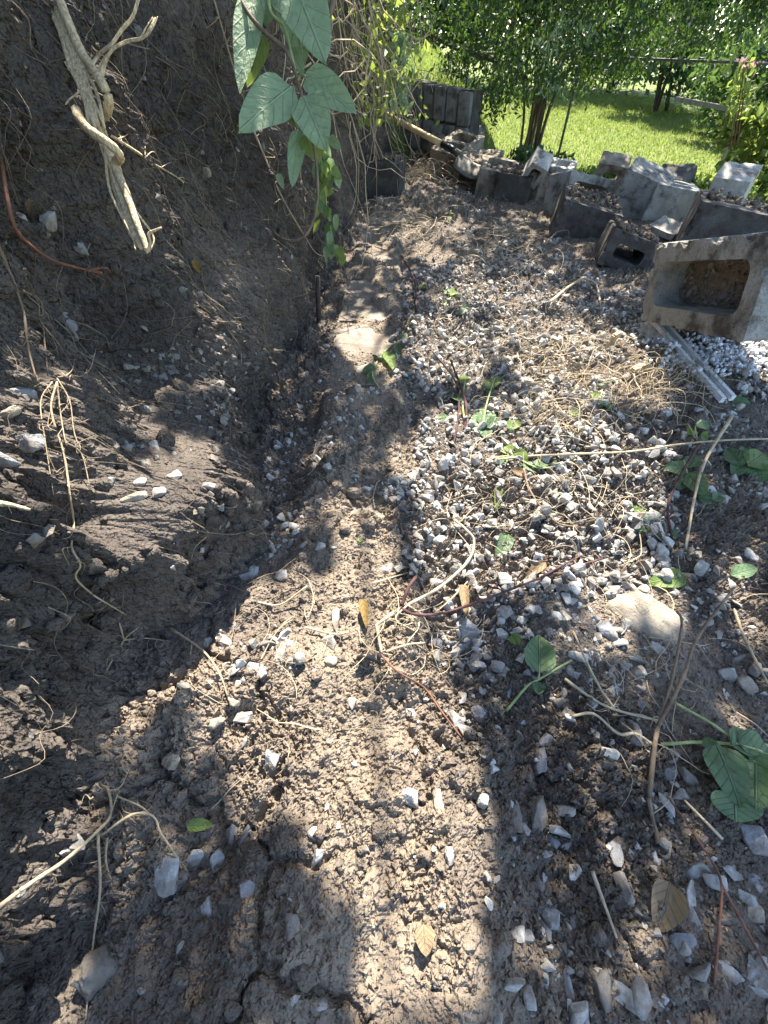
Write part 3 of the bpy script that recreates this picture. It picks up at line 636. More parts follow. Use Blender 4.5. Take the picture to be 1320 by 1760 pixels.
BL = {  # dims, euler, centre, holes, axis, material, filled, soil on top, label
 'b1': ((.237, .38, .19), (.2, .12, -.60), (.534, 3.964, .11), 2, 'z', M_CTAN, 0, 0, 'tan concrete block with a plain broad face just under the shovel shaft'),
 'b2': ((.22, .19, .30), (.25, .07, -.349), (.70, 4.55, .08), 0, 'z', M_CGREY, 0, 0, 'grey block standing on end against the foot of the old wall'),
 'b3': ((.16, .12, .113), (.4, .266, -.42), (.441, 4.40, .14), 0, 'z', M_CTAN, 0, 0, 'small reddish broken block lying behind the shovel shaft'),
 'b5': ((.24, .30, .157), (.104, .117, -.206), (.735, 3.40, .075), 1, 'z', M_CTAN, .8, 0, 'tan block lying with its soil filled core facing up beside the shovel blade'),
 'b5b': ((.284, .22, .16), (.18, .0, -.45), (.66, 3.70, .085), 1, 'y', M_CTAN, 0, 0, 'block with an open core seen right through beneath the shovel blade'),
 'b6': ((.11, .10, .15), (.75, .385, -.13), (.90, 3.12, .17), 1, 'y', M_CPALE, .3, 0, 'small pale block with a slot perched on top of the others by the tree'),
 'b7': ((.20, .337, .146), (-.05, .056, -.413), (.838, 3.26, .06), 2, 'z', M_CDARK, .9, 1, 'blackish soil stained block, farthest of the dark ones, lit at its right end'),
 'b8': ((.166, .30, .136), (.003, .097, .50), (.955, 3.34, .06), 0, 'z', M_CTAN, 0, 1, 'brown stained block butted against the right end of a blackish one'),
 'b9': ((.283, .22, .125), (.1, .08, -.45), (1.17, 3.66, .07), 2, 'z', M_CPALE, 0, 0, 'pale clean block in the sun behind the grey leaning one'),
 'b10': ((.34, .17, .20), (-.25, .2, .35), (1.12, 2.92, .06), 1, 'y', M_CGREY, 0, 0, 'grey block leaning on its side with an open core at the top'),
 'b11': ((.18, .15, .18), (.3, .096, -.385), (1.45, 3.36, .10), 1, 'y', M_CTAN, 0, 0, 'rust brown block standing up with a hole through it against the lawn'),
 'b12': ((.29, .25, .15), (.092, .19, -.22), (1.02, 2.50, .065), 2, 'z', M_CDARK, .95, 1, 'black damp block heaped with soil in the middle of the row'),
 'b13': ((.24, .22, .21), (.15, .28, -.5), (1.43, 2.85, .10), 0, 'z', M_CGREY, 0, 0, 'tilted smooth grey block half in sun and half in shade'),
 'b14': ((.22, .337, .16), (-.047, .099, -.38), (1.58, 2.80, .07), 2, 'z', M_CPALE, .2, 0, 'pale block with grooved open top in full sun'),
 'b15': ((.215, .20, .11), (.4, -.1, -.9), (1.88, 3.40, .06), 0, 'z', M_CDARK, 0, 0, 'little dark block behind the pale grooved one'),
 'b16': ((.15, .15, .13), (.3, .023, -.7), (1.62, 2.40, .20), 0, 'z', M_CPALE, 0, 0, 'rough cream lump of split face block on the row top at right'),
 'b17': ((.46, .38, .18), (-.05, .10, -.50), (1.55, 2.07, .10), 0, 'z', M_CDARK, 0, .6, 'long dark block with a sunlit top right behind the nearest block'),
 'b18': ((.441, .22, .193), (.106, -.301, -1.629), (.860, 1.066, .243), 1, 'y', M_CGREY, .66, 0, 'nearest large grey block with one big square core packed with gravel'),
 'b19': ((.20, .242, .13), (-.081, .24, -.3), (1.054, 2.05, .045), 1, 'y', M_CDARK, .0, 1, 'tumbled dark block dusted white, lying before the row'),
 'b20': ((.138, .10, .027), (.3, .119, -1.0), (1.385, 2.359, .05), 0, 'z', M_CPALE, 0, 0, 'flat pale shard of concrete between the tumbled block and the long dark one'),
 'b22': ((.24, .22, .20), (.05, .03, -.2), (.0, 3.33, .09), 0, 'z', M_CDARK, 0, 1, 'black block bedded in soil at the far end of the strip against the bank'),
 'b23': ((.26, .30, .19), (.05, .1, -.3), (1.62, 1.58, .085), 0, 'z', M_CDARK, 0, 0, 'dark block half hidden behind the nearest block at the right edge')}
for k, (d, e, p, nh, ax, mt, fill, soil, lab) in BL.items():
    b = thing('concrete_block', p, lab, 'concrete block', 'tumbled concrete blocks', e)
    me = block_mesh('shell', d, nh, ax, .043 if k == 'b18' else .040 if min(d) > .12 else .026); o = bpy.data.objects.new('shell', me); C.objects.link(o); o.parent = b; me.materials.append(mt)
    ai = 'xyz'.index(ax); ui, vi = [(1, 2), (2, 0), (0, 1)][ai]
    if nh and fill:                                    # soil and stones packed in the cores
        mb = MB(); dd = [0, 0, 0]; dd[ui] = d[ui]-.05; dd[vi] = d[vi]-.05; dd[ai] = d[ai]*fill
        off = [0, 0, 0]; off[ai] = (d[ai]*(1-fill)*.5-.01)*(1 if ax == 'y' else -1)
        if ax == 'y': off[1] = d[1]*(1-fill)/2
        c = bpy.data.objects.new('soil_fill', None)
        mb.box(off, [x*.985 for x in dd]); n = 260 if k == 'b18' else 90; sgn = -1 if ax == 'y' else 1
        P = np.zeros((n, 3)); P[:, ui] = RNG.uniform(-.5, .5, n)*(dd[ui]-.012); P[:, vi] = RNG.uniform(-.5, .5, n)*(dd[vi]-.012); P[:, ai] = off[ai]+sgn*dd[ai]*.49
        f = mb.build('soil_fill', M_CRUMB, b)
        q = scatter(VB if k == 'b18' else VL, P, np.exp(RNG.uniform(math.log(.005), math.log(.016), n)), quats(n)).build('packed_stones', stone_mat('packed_stone', [(0, (.10, .088, .075)), (1, (.24, .225, .20))], .7) if k == 'b18' else M_CRUMB, f); q['kind'] = 'stuff'
    if soil:
        n = int(220*soil); q = crumbs_on(n, d[0]*.9, d[1]*.75, .005, .018, VL, .02).build('soil_heap', M_CRUMB, b, True); q.location = (0, 0, d[2]/2-.002); q['kind'] = 'stuff'

# white powder and pale panel under the near block
n = 900; a = RNG.normal(0, 1, (n, 2)); c0 = at_z(1240, 610, .06); X = c0.x+a[:, 0]*.10; Y = c0.y+a[:, 1]*.05
o = scatter(VL, np.stack([X, Y, ground_zn(X, Y)+.012], 1), np.exp(RNG.uniform(math.log(.003), math.log(.010), n)), quats(n)).build('white_powder', M_POWDER, None, True); tag(o, 'spilled white powdery grit on the gravel under the nearest block', 'powder', None, 'stuff')
A, B_ = cast(1108, 566)[0]+Vector((0, 0, .03)), cast(1238, 694)[0]+Vector((0, 0, .006)); ln = (B_-A).length
xv = (B_-A).normalized(); yv = Vector((-.9, -.45, 0)); yv = (yv-xv*yv.dot(xv)).normalized(); zv = xv.cross(yv)
if zv.z < 0: zv = -zv
yv2 = (yv*.55+Vector((0, 0, -1))*.85).normalized(); yv2 = (yv2-xv*yv2.dot(xv)).normalized(); nv = xv.cross(yv2)
pt = thing('ribbed_edging', A, 'pale panel edge with two parallel white ribs sticking out under the nearest block', 'edging')
MBm = np.stack([xv, yv2, nv], 1)
keep(MB().box(A+xv*ln*.42+yv2*.055, (ln*.84, .11, .008), MBm).build('panel', M_VINYL), pt)
for s_, ext in ((0, 1), (.028, .98)):
    q = MB(); zc = A+xv*ln*.5*ext+(-yv)*s_+Vector((0, 0, .004)); q.box(zc, (ln*ext, .010, .014), np.stack([xv, yv, zv], 1)); keep(q.build('rib', M_VINYLW), pt)
keep(MB().box(A+xv*ln*.48-yv*.014-Vector((0, 0, .006)), (ln*.94, .03, .004), np.stack([xv, yv, zv], 1)).build('groove', M_CDARK), pt)

# ------------------------------------------------------------------ old block wall at the far end
wt_ = thing('block_wall', (.45, 4.5, 0), 'old standing wall of grey concrete blocks at the far end of the strip', 'wall')
wa = at_y(700, 170, 4.75); wb = at_y(815, 200, 4.35); dx = Vector((wb.x-wa.x, wb.y-wa.y, 0)); wl = dx.length; dx.normalize(); dn = Vector((-dx.y, dx.x, 0))
Mw = np.stack([dx, dn, Vector((0, 0, 1))], 1)
for r_ in range(4):
    n = 6; bw = wl/n
    for k in range(n):
        q = MB(); z = .40-.195*r_-.010*k+RNG.normal(0, .003); c = Vector((wa.x, wa.y, z))+dx*(bw*(k+.5))+dn*(.01*RNG.normal())
        bm = bmesh.new(); bmesh.ops.create_cube(bm, size=1); bmesh.ops.scale(bm, vec=(bw-.010, .19, .185), verts=bm.verts); bmesh.ops.bevel(bm, geom=bm.edges[:], offset=.008, segments=2, affect='EDGES')
        me = bpy.data.meshes.new('block'); bm.to_mesh(me); bm.free(); me.materials.append(M_CWALL); o = bpy.data.objects.new('block', me); C.objects.link(o)
        o.matrix_world = Matrix.Translation(c) @ Matrix(Mw.tolist()).to_4x4() @ Euler((RNG.normal(0, .02), 0, RNG.normal(0, .02))).to_matrix().to_4x4(); o.parent = wt_; o.matrix_parent_inverse = Matrix.Translation(wt_.location).inverted()
keep(MB().box(Vector((wa.x, wa.y, .08))+dx*wl/2+dn*.03-Vector((0, 0, 0)), (wl, .14, .74), Mw).build('mortar', M_CDARK), wt_)

# ------------------------------------------------------------------ shovel
h0 = at_y(700, 216, 3.9); h1 = at_y(778, 257, 3.55); dv = (h1-h0).normalized()
sh = thing('shovel', h1, 'long handled shovel lying across the blocks, blade to the right', 'shovel')
keep(MB().tube(np.linspace(h0-dv*.75, h1-dv*.10, 8), .017, .018, 10).build('handle', M_HANDLE, None, True), sh)
keep(MB().tube(np.linspace(h1-dv*.10, h1+dv*.03, 4), .020, .020, 10).build('ferrule', M_BLACKP, None, True), sh)
keep(MB().tube(np.linspace(h1+dv*.03, h1+dv*.09, 4), .018, .014, 8).build('socket', M_STEEL, None, True), sh)
b0 = at_y(789, 271, 3.50); b1_ = at_y(852, 292, 3.40); bx_ = (b1_-b0); bl = bx_.length; bx_.normalize(); side = Vector((0, -1, .15)).cross(bx_).cross(bx_); side = Vector((.15, -.95, -.20)); side = (side-bx_*side.dot(bx_)).normalized(); bn = bx_.cross(side)
nu, nv_ = 9, 9; Vb = []
for i in range(nu):
    s = i/(nu-1); wdt = .115*min(1, (1-s)*3.2+.12)**.6*(1 if s > .02 else .95)
    for j in range(nv_):
        q = j/(nv_-1)*2-1; P = b0+bx_*bl*s+side*(q*wdt)+bn*(.035*q*q+.03*math.sin(s*PI)-.02); Vb.append(P[:])
bo = mesh_np('blade', Vb, grid_faces(nu, nv_), M_STEEL, None, True); so_ = bo.modifiers.new('t', 'SOLIDIFY'); so_.thickness = .003; keep(bo, sh)
# stake, pegs, scrap
loc = cast(547, 552)[0]; tp = at_y(546, 474, loc.y+.015); st = MB().tube([loc-Vector((0, 0, .03)), loc.lerp(tp, .5), tp], .0085, .008, 8, .03).build('stake', M_STAKE, None, True); tag(st, 'short dark rusty stake driven upright at the foot of the bank', 'stake')
for (px, py, w, h, lab, tl) in ((1047, 600, .016, .055, 'squared wooden peg sticking up from the gravel', .1), (1098, 640, .022, .05, 'cut wooden stub lying in the dry stems', 1.2)):
    loc = cast(px, py)[0]; bm = bmesh.new(); bmesh.ops.create_cube(bm, size=1); bmesh.ops.scale(bm, vec=(w*1.3, w, h), verts=bm.verts); bmesh.ops.bevel(bm, geom=bm.edges[:], offset=.003, segments=2, affect='EDGES')
    for v in bm.verts:
        if v.co.z > 0: v.co.z += v.co.x*.5
    me = bpy.data.meshes.new('wooden_peg'); bm.to_mesh(me); bm.free(); me.materials.append(M_PEG); o = bpy.data.objects.new('wooden_peg', me); C.objects.link(o); o.location = loc+Vector((0, 0, h*.3*math.cos(tl)+.004)); o.rotation_euler = (.1, tl, .4); tag(o, lab, 'peg')
loc = cast(628, 1140)[0]; mb = MB(); mb.tube(smooth_path([loc+Vector(v) for v in ((-.009, 0, .014), (-.002, .002, .019), (.006, .002, .017), (.013, 0, .012))]), .0048, .0036, 6).tube([loc+Vector((-.006, .002, -.004)), loc+Vector((-.007, 0, .015))], .0022, .003, 5)
o = mb.build('plastic_scrap', M_BLACKP, None, True); tag(o, 'scrap of black plastic standing on sunlit soil in the centre', 'scrap')

# ------------------------------------------------------------------ roots and stems
def curve_thing(name, label, cat, paths, mat, group=None, sides=6):
    base = Vector(paths[-1][0][0]); t = MB()
    for pts, r0, r1 in paths: t.tube(smooth_path(pts, 5)-np.array(base), r0, r1, sides, .08)
    o = t.build(name, mat, None, True); o.location = base; return tag(o, label, cat, group)
def pxm(px, py): loc = cast(px, py)[0]; return (loc-O).dot(ray(660, 880))/FPX
def surf_thing(name, label, cat, paths, mat, group=None, lift=.006):
    pp = []
    for pts, w0, w1 in paths:
        m_ = pxm(*pts[len(pts)//2][:2])
        if name == 'root' and len(pts) > 2 and w0 < 12:
            w0, w1 = w0*.8, w1*.7; sp = smooth_path([(p[0], p[1], p[2] if len(p) > 2 else lift) for p in pts], 4)
            for q in range(int(len(sp)*.55)):
                c = sp[RNG.integers(1, len(sp)-1)]; a = RNG.uniform(0, 2*PI); L = RNG.uniform(10, 38); b = a+RNG.normal(0, .7)
                pp.append((surf_path([tuple(c), (c[0]+.5*L*math.cos(a), c[1]+.5*L*math.sin(a), .010), (c[0]+L*math.cos(b), c[1]+L*math.sin(b), .004)]), 1.3*m_*.5, .6*m_*.5))
        pp.append((surf_path(pts, lift), w0*m_*.5, w1*m_*.5))
    return curve_thing(name, label, cat, pp, mat, group)
RG = 'roots showing in the bank'; TG = 'twigs and stems strewn on the strip'
surf_thing('root', 'thick forked tan root crossing the bank foot at lower left', 'root', [([(-20, 1572, .01), (50, 1520, .012), (110, 1480, .02), (163, 1433, .02), (190, 1400, .02), (186, 1357, .01), (176, 1350, 0)], 9.5, 5), ([(172, 1437, .02), (227, 1400, .025), (263, 1403, .02), (277, 1433, .012), (300, 1467, .012), (322, 1512, .0)], 5.5, 3.5), ([(168, 1433, .02), (172, 1527, .012), (160, 1620, .01), (147, 1753, .004)], 7, 4), ([(184, 1440, .02), (182, 1480, .015), (192, 1522, .01)], 6, 4), ([(186, 1360, .012), (207, 1352, .012), (222, 1322, .004)], 4, 2), ([(200, 1368, .012), (240, 1385, .012), (255, 1397, .008)], 4, 3), ([(160, 1370, .01), (153, 1378, .012), (158, 1392, .004)], 3, 2), ([(190, 1400, .015), (203, 1362, .01)], 3, 2)], M_ROOT, RG)
surf_thing('root', 'long kinked tan root hanging down the lower bank face', 'root', [([(98, 656, .012), (88, 705, .02), (110, 781, .012), (121, 857, .01), (127, 900, .01), (123, 940, .01), (138, 970, .012), (130, 993, .012), (157, 1020, .012), (177, 1033, .01), (217, 1057, .004)], 5, 4.5), ([(98, 656, .012), (104, 710, .015), (112, 760, .01)], 4, 2), ([(98, 650, .012), (120, 690, .015), (128, 745, .01), (150, 800, .004)], 3, 2), ([(90, 656, .01), (70, 690, .012), (78, 760, .01), (92, 850, .004)], 3, 2), ([(100, 648, .01), (150, 640, .01), (165, 600, .004)], 3, 2), ([(112, 760, .01), (140, 780, .008), (155, 840, .004)], 3, 2)], M_ROOT, RG)
surf_thing('root', 'straight pale root sloping from the notch onto sunlit soil', 'root', [([(290, 1078, .004), (347, 1117, .015), (377, 1157, .012), (392, 1200, .004)], 6, 3.5), ([(330, 1103, .014), (327, 1125, .008)], 3, 2)], M_ROOT, RG)
surf_thing('root', 'small branching pale rootlet left of the dark notch', 'root', [([(183, 1152, .004), (213, 1100, .012), (240, 1077, .004)], 4, 3), ([(213, 1100, .012), (250, 1097, .012), (293, 1102, .008)], 4, 2), ([(205, 1070, 0), (213, 1100, .012)], 3, 3)], M_ROOT, RG)
surf_thing('root', 'brown root running down the left edge of the upper bank', 'root', [([(-5, 420, .01), (8, 448, .014), (38, 527, .014), (49, 599, .012), (62, 650, .004)], 8, 4), ([(40, 500, .012), (70, 520, .014), (75, 570, .012), (82, 640, .006)], 6, 3), ([(75, 560, .012), (100, 590, .012), (130, 640, .004)], 3, 2)], M_BROWN, RG)
surf_thing('root', 'smooth reddish root curving out of the bank to a broken tip', 'root', [([(-10, 225, .01), (2, 280, .03), (12, 340, .04), (24, 387, .04), (45, 415, .04), (90, 447, .04), (140, 462, .045), (176, 470, .05)], 9, 7), ([(150, 466, .045), (180, 460, .05), (190, 468, .045)], 6, 3), ([(45, 415, .04), (60, 440, .03), (58, 470, .01)], 3, 1.5)], M_RED, RG)
surf_thing('root', 'short white broken root end at the left edge of the view', 'root', [([(-30, 866, .02), (10, 866, .03), (52, 876, .035)], 13, 5)], M_FIBRE, RG)
surf_thing('root', 'thin pale root pointing right from the twisted fibrous root', 'root', [([(190, 233, .05), (230, 258, .05), (267, 283, .045), (300, 302, .04), (316, 314, .03)], 5, 3)], M_FIBRE, RG)
surf_thing('root', 'long straight thin root hanging on the upper bank behind the vine', 'root', [([(368, 0, .02), (385, 60, .02), (405, 130, .015), (422, 180, .005)], 4, 3)], M_ROOT, RG)
surf_thing('root', 'thin grey root slanting down the bank below the vine leaves', 'root', [([(425, 200, .01), (455, 270, .012), (480, 330, .01), (520, 400, .01), (548, 438, .02), (580, 438, .01)], 4, 2.5)], M_ROOT, RG)
# twisted fibrous root bundle hanging free of the bank
def W3(px, py, t): return np.array(O+ray(px, py)*t)
fr = thing('fibrous_root', W3(150, 120, .52), 'thick twisted bundle of torn pale root fibre hanging in front of the bank', 'root', RG)
T0 = .505
def strand(name, pts, w0, w1, mat=M_FIBRE, n=1, sp=0):
    mb = MB()
    for k in range(n):
        off = RNG.normal(0, sp, 2); P = [W3(x+off[0]*(1+.4*RNG.normal()), y+off[1], T0+dt) for x, y, dt in pts]; m_ = T0/FPX
        mb.tube(smooth_path(P, 6), w0*m_*.5*(1 if n == 1 else .55), w1*m_*.5*(1 if n == 1 else .4), 7, .06)
    keep(mb.build(name, mat, None, True), fr)
strand('thick_strand', [(95, -20, .0), (118, 40, .0), (140, 90, .0), (160, 120, -.005), (178, 148, -.01), (187, 175, .0), (180, 197, .015), (168, 205, .03)], 16, 15)
strand('fibre', [(100, 20, .01), (112, 60, .005), (130, 110, 0), (148, 160, 0), (163, 205, 0), (178, 245, .015), (192, 285, .02)], 15, 9, M_FIBRE, 18, 4.2)
strand('wrapping_strand', [(146, 222, .02), (132, 190, .005), (134, 200, -.012), (152, 222, -.02), (178, 240, -.02), (200, 258, -.012), (206, 272, .0), (196, 280, .02)], 15, 14)
strand('thick_strand', [(180, 240, .02), (193, 275, .015), (208, 310, .01), (222, 345, .005), (236, 385, .0), (248, 415, 0), (254, 432, 0)], 17, 9)
strand('thick_strand', [(184, 262, .02), (194, 310, .02), (206, 350, .015), (222, 395, .01), (238, 422, .01)], 11, 8)
strand('fibre', [(186, 250, .015), (200, 310, .012), (215, 350, .008), (235, 400, .004), (246, 425, .0)], 11, 5, M_FIBRE, 14, 5)
strand('curl', [(252, 434, 0), (258, 420, -.005), (256, 402, -.008), (266, 396, -.01), (278, 391, -.01)], 6, 3)
strand('side_strand', [(155, 115, -.005), (172, 92, -.01), (192, 75, -.02), (208, 52, -.02), (228, 28, -.025), (240, -10, -.03)], 6, 6, M_FIBRE, 7, 2.4)
strand('side_strand', [(172, 140, -.005), (178, 112, -.01), (195, 84, -.02), (222, 70, -.025), (245, 65, -.03), (260, 48, -.035), (267, 30, -.035)], 6, 3.5, M_FIBRE, 7, 2.2)
strand('fibre', [(112, 108, 0), (125, 130, 0), (140, 152, 0), (120, 172, -.005), (112, 182, -.005)], 6, 3, M_FIBRE, 2, 2)
# twigs on the strip
surf_thing('twig', 'straight pale knobbly stick leaning across the gravel at right', 'twig', [([(1258, 715, .07), (1213, 790, .045), (1195, 850, .03), (1178, 945, .004)], 6, 4), ([(1213, 787, .045), (1222, 800, .03)], 3, 2)], M_STRAW, TG)
surf_thing('twig', 'dark bent stem standing left of the straight pale stick', 'twig', [([(1200, 765, .06), (1166, 825, .05), (1148, 872, .035), (1155, 927, .002)], 5, 4)], M_PURP, TG)
surf_thing('twig', 'very long straw stem stretching over the gravel to the right', 'twig', [([(855, 790, .012), (900, 785, .02), (972, 781, .03), (1085, 776, .03), (1165, 764, .03), (1240, 757, .02), (1330, 754, .01)], 4, 3)], M_STRAW, TG)
surf_thing('twig', 'thin curved brown stem below the leafy sprig in the gravel', 'twig', [([(900, 805, .02), (912, 845, .02), (950, 893, .02), (985, 905, .01), (1090, 910, .006)], 4, 3)], M_BROWN, TG)
surf_thing('twig', 'dark purple twig lying across the gravel centre', 'twig', [([(690, 1047, .02), (715, 1056, .025), (760, 1054, .03), (835, 1030, .035), (925, 995, .035), (1035, 960, .02)], 6, 4), ([(690, 1042, .02), (702, 1010, .03), (715, 992, .03)], 7, 6), ([(930, 992, .034), (985, 962, .03), (1000, 955, .02)], 4, 3)], M_PURP, TG)
surf_thing('twig', 'bowed cream coloured stem ending in a tuft of roots', 'twig', [([(781, 893, .01), (803, 912, .02), (815, 931, .025), (804, 965, .02), (759, 1007, .02), (706, 1037, .012), (660, 1063, .006)], 4.5, 5.5), ([(700, 1040, .02), (680, 1065, .02), (720, 1090, .01), (735, 1120, .004)], 3, 2), ([(690, 1045, .02), (720, 1072, .02), (700, 1105, .01)], 3, 2), ([(700, 1040, .02), (728, 1060, .018), (742, 1095, .006)], 3, 2), ([(676, 1055, .02), (650, 1072, .02), (648, 1080, .02), (656, 1122, .02)], 6, 5), ([(664, 1120, .018), (700, 1108, .02), (730, 1105, .015)], 4, 3)], M_STRAW, TG)
surf_thing('twig', 'fine straight straw lying over the sunlit soil beside the bowed stem', 'twig', [([(640, 1003, .012), (700, 985, .015), (762, 972, .012)], 3, 2)], M_STRAW, TG)
surf_thing('twig', 'short fine straw crossing the bowed stem near the rolled dead leaf', 'twig', [([(740, 1060, .012), (775, 1030, .015), (805, 998, .01)], 3, 2)], M_STRAW, TG)
surf_thing('twig', 'thin reddish root looping down beside the sunlit mound', 'twig', [([(655, 1125, .02), (683, 1154, .02), (728, 1181, .015), (759, 1223, .012), (795, 1270, .004)], 4, 3)], M_RED, TG)
surf_thing('twig', 'short pale straw lying on sunlit soil left of the black scrap', 'twig', [([(525, 1078, .008), (575, 1090, .012), (600, 1086, .008)], 4, 3)], M_STRAW, TG)
surf_thing('uprooted_plant', 'uprooted dark plant with forked stem and pale roots at lower right', 'plant', [([(1262, 1010, .10), (1199, 1095, .075), (1176, 1159, .05), (1150, 1212, .035), (1131, 1250, .025), (1123, 1303, .02), (1115, 1375, .008)], 5, 8), ([(1163, 1050, .09), (1172, 1072, .08), (1157, 1159, .05), (1138, 1222, .032)], 5, 5), ([(1115, 1372, .01), (1122, 1410, .008), (1132, 1450, .004)], 8, 10)], M_BROWN, TG)
surf_thing('twig', 'pale crooked root reaching left from the uprooted plant', 'twig', [([(971, 1167, .015), (1017, 1200, .02), (1058, 1220, .02), (1134, 1239, .015)], 6, 4), ([(983, 1231, .006), (1021, 1227, .012), (1062, 1261, .012), (1093, 1261, .014), (1125, 1282, .015)], 5, 5), ([(985, 1085, .02), (1005, 1130, .03), (1030, 1180, .025), (1056, 1218, .02)], 4, 4)], M_STRAW, TG)
surf_thing('twig', 'pair of green stems leading to the drooping leaf cluster at right', 'twig', [([(1136, 1279, .015), (1229, 1276, .03), (1335, 1293, .03)], 5, 5), ([(1157, 1206, .02), (1221, 1242, .035), (1263, 1269, .04), (1335, 1284, .03)], 5, 5)], M_GSTEM, TG)
surf_thing('twig', 'short straight straw on dark soil below the leaf cluster', 'twig', [([(1176, 1375, .008), (1242, 1442, .008)], 5, 5)], M_STRAW, TG)
surf_thing('twig', 'frayed tan stalk lying on the dark soil left of the dead leaf', 'twig', [([(1018, 1497, .012), (1030, 1530, .012), (1060, 1612, .006)], 9, 4)], M_STRAW, TG)
surf_thing('twig', 'thin red brown twig forking at the right edge', 'twig', [([(1150, 1372, .01), (1217, 1470, .015), (1240, 1520, .02), (1235, 1603, .015), (1228, 1690, .008)], 4, 4), ([(1240, 1520, .02), (1273, 1580, .015), (1320, 1668, .008)], 5, 5)], M_RED, TG)
surf_thing('twig', 'tan straw slanting down to the right edge beside the boulder', 'twig', [([(1262, 1048, .02), (1282, 1102, .025), (1325, 1185, .02)], 5, 4)], M_STRAW, TG)
surf_thing('twig', 'bent dry straw in the bank shadow over the strip', 'twig', [([(444, 1035, .006), (482, 1039, .012), (528, 1007, .02)], 4, 3)], M_STRAW, TG)
surf_thing('twig', 'pale forked stick standing before the black block heaped with soil', 'twig', [([(945, 520, .005), (975, 495, .03), (1003, 477, .04)], 5, 4), ([(1003, 477, .04), (1025, 490, .03), (1033, 533, .0)], 4, 3)], M_STRAW, TG)
surf_thing('twig', 'thin dark stem rising straight out of the bushy weed', 'twig', [([(775, 620, .09), (800, 690, .04), (798, 745, .0)], 4, 4)], M_PURP, TG)
surf_thing('twig', 'thin dark stem leaning over the gravel left of the bushy weed', 'twig', [([(740, 600, .08), (785, 660, .04), (785, 735, .02), (770, 790, 0)], 4, 3)], M_PURP, TG)
surf_thing('twig', 'thin dark stem curving up at the right edge of the far pavers', 'twig', [([(690, 440, .12), (712, 480, .08), (716, 540, .02)], 4, 3)], M_PURP, TG)

# ------------------------------------------------------------------ leaves
def leaf_geo(L, Wd, curl=.2, fold=.25, seed=0, nu=9, nv=6, tip=1.0, twist=0):
    r = random.Random(seed); V = []; U = []; ph = r.uniform(0, 6)
    for i in range(nu+1):
        s = i/nu; w = Wd*.5*(math.sin(PI*min(1, s**.70))**.62)*(1-.12*s*tip)
        if s > .97: w = 0
        if s == 0: w = .03*Wd
        for j in range(nv+1):
            q = j/nv*2-1; x = q*w; y = L*s; z = abs(q)*w*fold-curl*L*s*s+.05*Wd*math.sin(s*9+ph+q*2)*abs(q); a = twist*s
            V.append((x*math.cos(a)-z*math.sin(a)*.6, y, z*math.cos(a)+x*math.sin(a))); U.append((.5+q*.5*(w/(Wd*.5)), s))
    return np.array(V), grid_faces(nu+1, nv+1), np.array(U)
def put_leaf(parent, base, d, nrm, L, Wd, mat, curl=.2, fold=.25, name='leaf', tag_=None, twist=0):
    d = Vector(d).normalized(); nrm = Vector(nrm); nrm = (nrm-d*nrm.dot(d)).normalized(); x = d.cross(nrm)
    V, F, U = leaf_geo(L, Wd, curl, fold, random.randrange(10**6), twist=twist); M = np.stack([x, d, nrm], 1)
    P = V @ M.T
    if parent is None:
        o = mesh_np(name, P, F, mat, None, True, U); o.location = base
    else:
        o = mesh_np(name, P+np.array(base), F, mat, None, True, U); keep(o, parent)
    if tag_: tag(o, *tag_)
    return o
def leaf_px(parent, b, t, wpx, mat, lift=.012, tlift=.012, curl=.12, fold=.25, name='leaf', tag_=None, upmix=.5):
    lb = cast(*b)[0]; lt = cast(*t)[0]; pb = lb+(O-lb).normalized()*lift; ptip = lt+(O-lt).normalized()*tlift
    L = (ptip-pb).length; m_ = (pb-O).dot(ray(660, 880))/FPX
    nr = ((O-pb).normalized()*upmix+Vector((RNG.normal(0, .2), RNG.normal(0, .2), 1))*(1-upmix))
    return put_leaf(parent, pb, ptip-pb, nr, L, wpx*m_, mat, curl, fold, name, tag_)
LG = 'leafy sprigs torn off and lying on the strip'
def sprig(label, stems, leaves, name='weed_sprig', mat=M_LEAFW, stem_mat=M_GSTEM):
    b = Vector(surf_path([stems[0][0][0]])[0]); t = thing(name, b, label, 'weed', LG)
    mb = MB()
    for pts, w in stems: mb.tube(smooth_path(surf_path(pts), 5), w*pxm(*pts[0][:2])*.5, w*pxm(*pts[0][:2])*.35, 5)
    keep(mb.build('stem', stem_mat, None, True), t)
    for q in leaves:
        bb, tt, w = q[:3]; lf = q[3] if len(q) > 3 else .015; leaf_px(t, bb, tt, w, q[4] if len(q) > 4 else mat, lf, lf*.8, RNG.uniform(0, .25), RNG.uniform(.1, .45))
    return t
sprig('heart shaped green leaf on a pale stalk in the shade right of centre', [([(870, 1222, .004), (905, 1180, .012), (925, 1168, .02), (983, 1134, .02)], 5), ([(925, 1168, .02), (928, 1150, .03)], 4)], [((927, 1156), (927, 1090), 56, .035), ((926, 1172), (926, 1194), 22, .02)])
sprig('drooping cluster of large green leaves at the lower right edge', [([(1225, 1275, .03), (1262, 1300, .05), (1300, 1310, .05)], 5), ([(1255, 1275, .045), (1310, 1292, .05)], 5)], [((1232, 1280), (1278, 1378), 62, .055), ((1270, 1278), (1330, 1300), 60, .05), ((1225, 1290), (1215, 1265), 26, .04), ((1300, 1312), (1300, 1388), 70, .06), ((1262, 1360), (1270, 1415), 78, .03), ((1285, 1290), (1330, 1380), 66, .05), ((1258, 1282), (1305, 1265), 50, .05)])
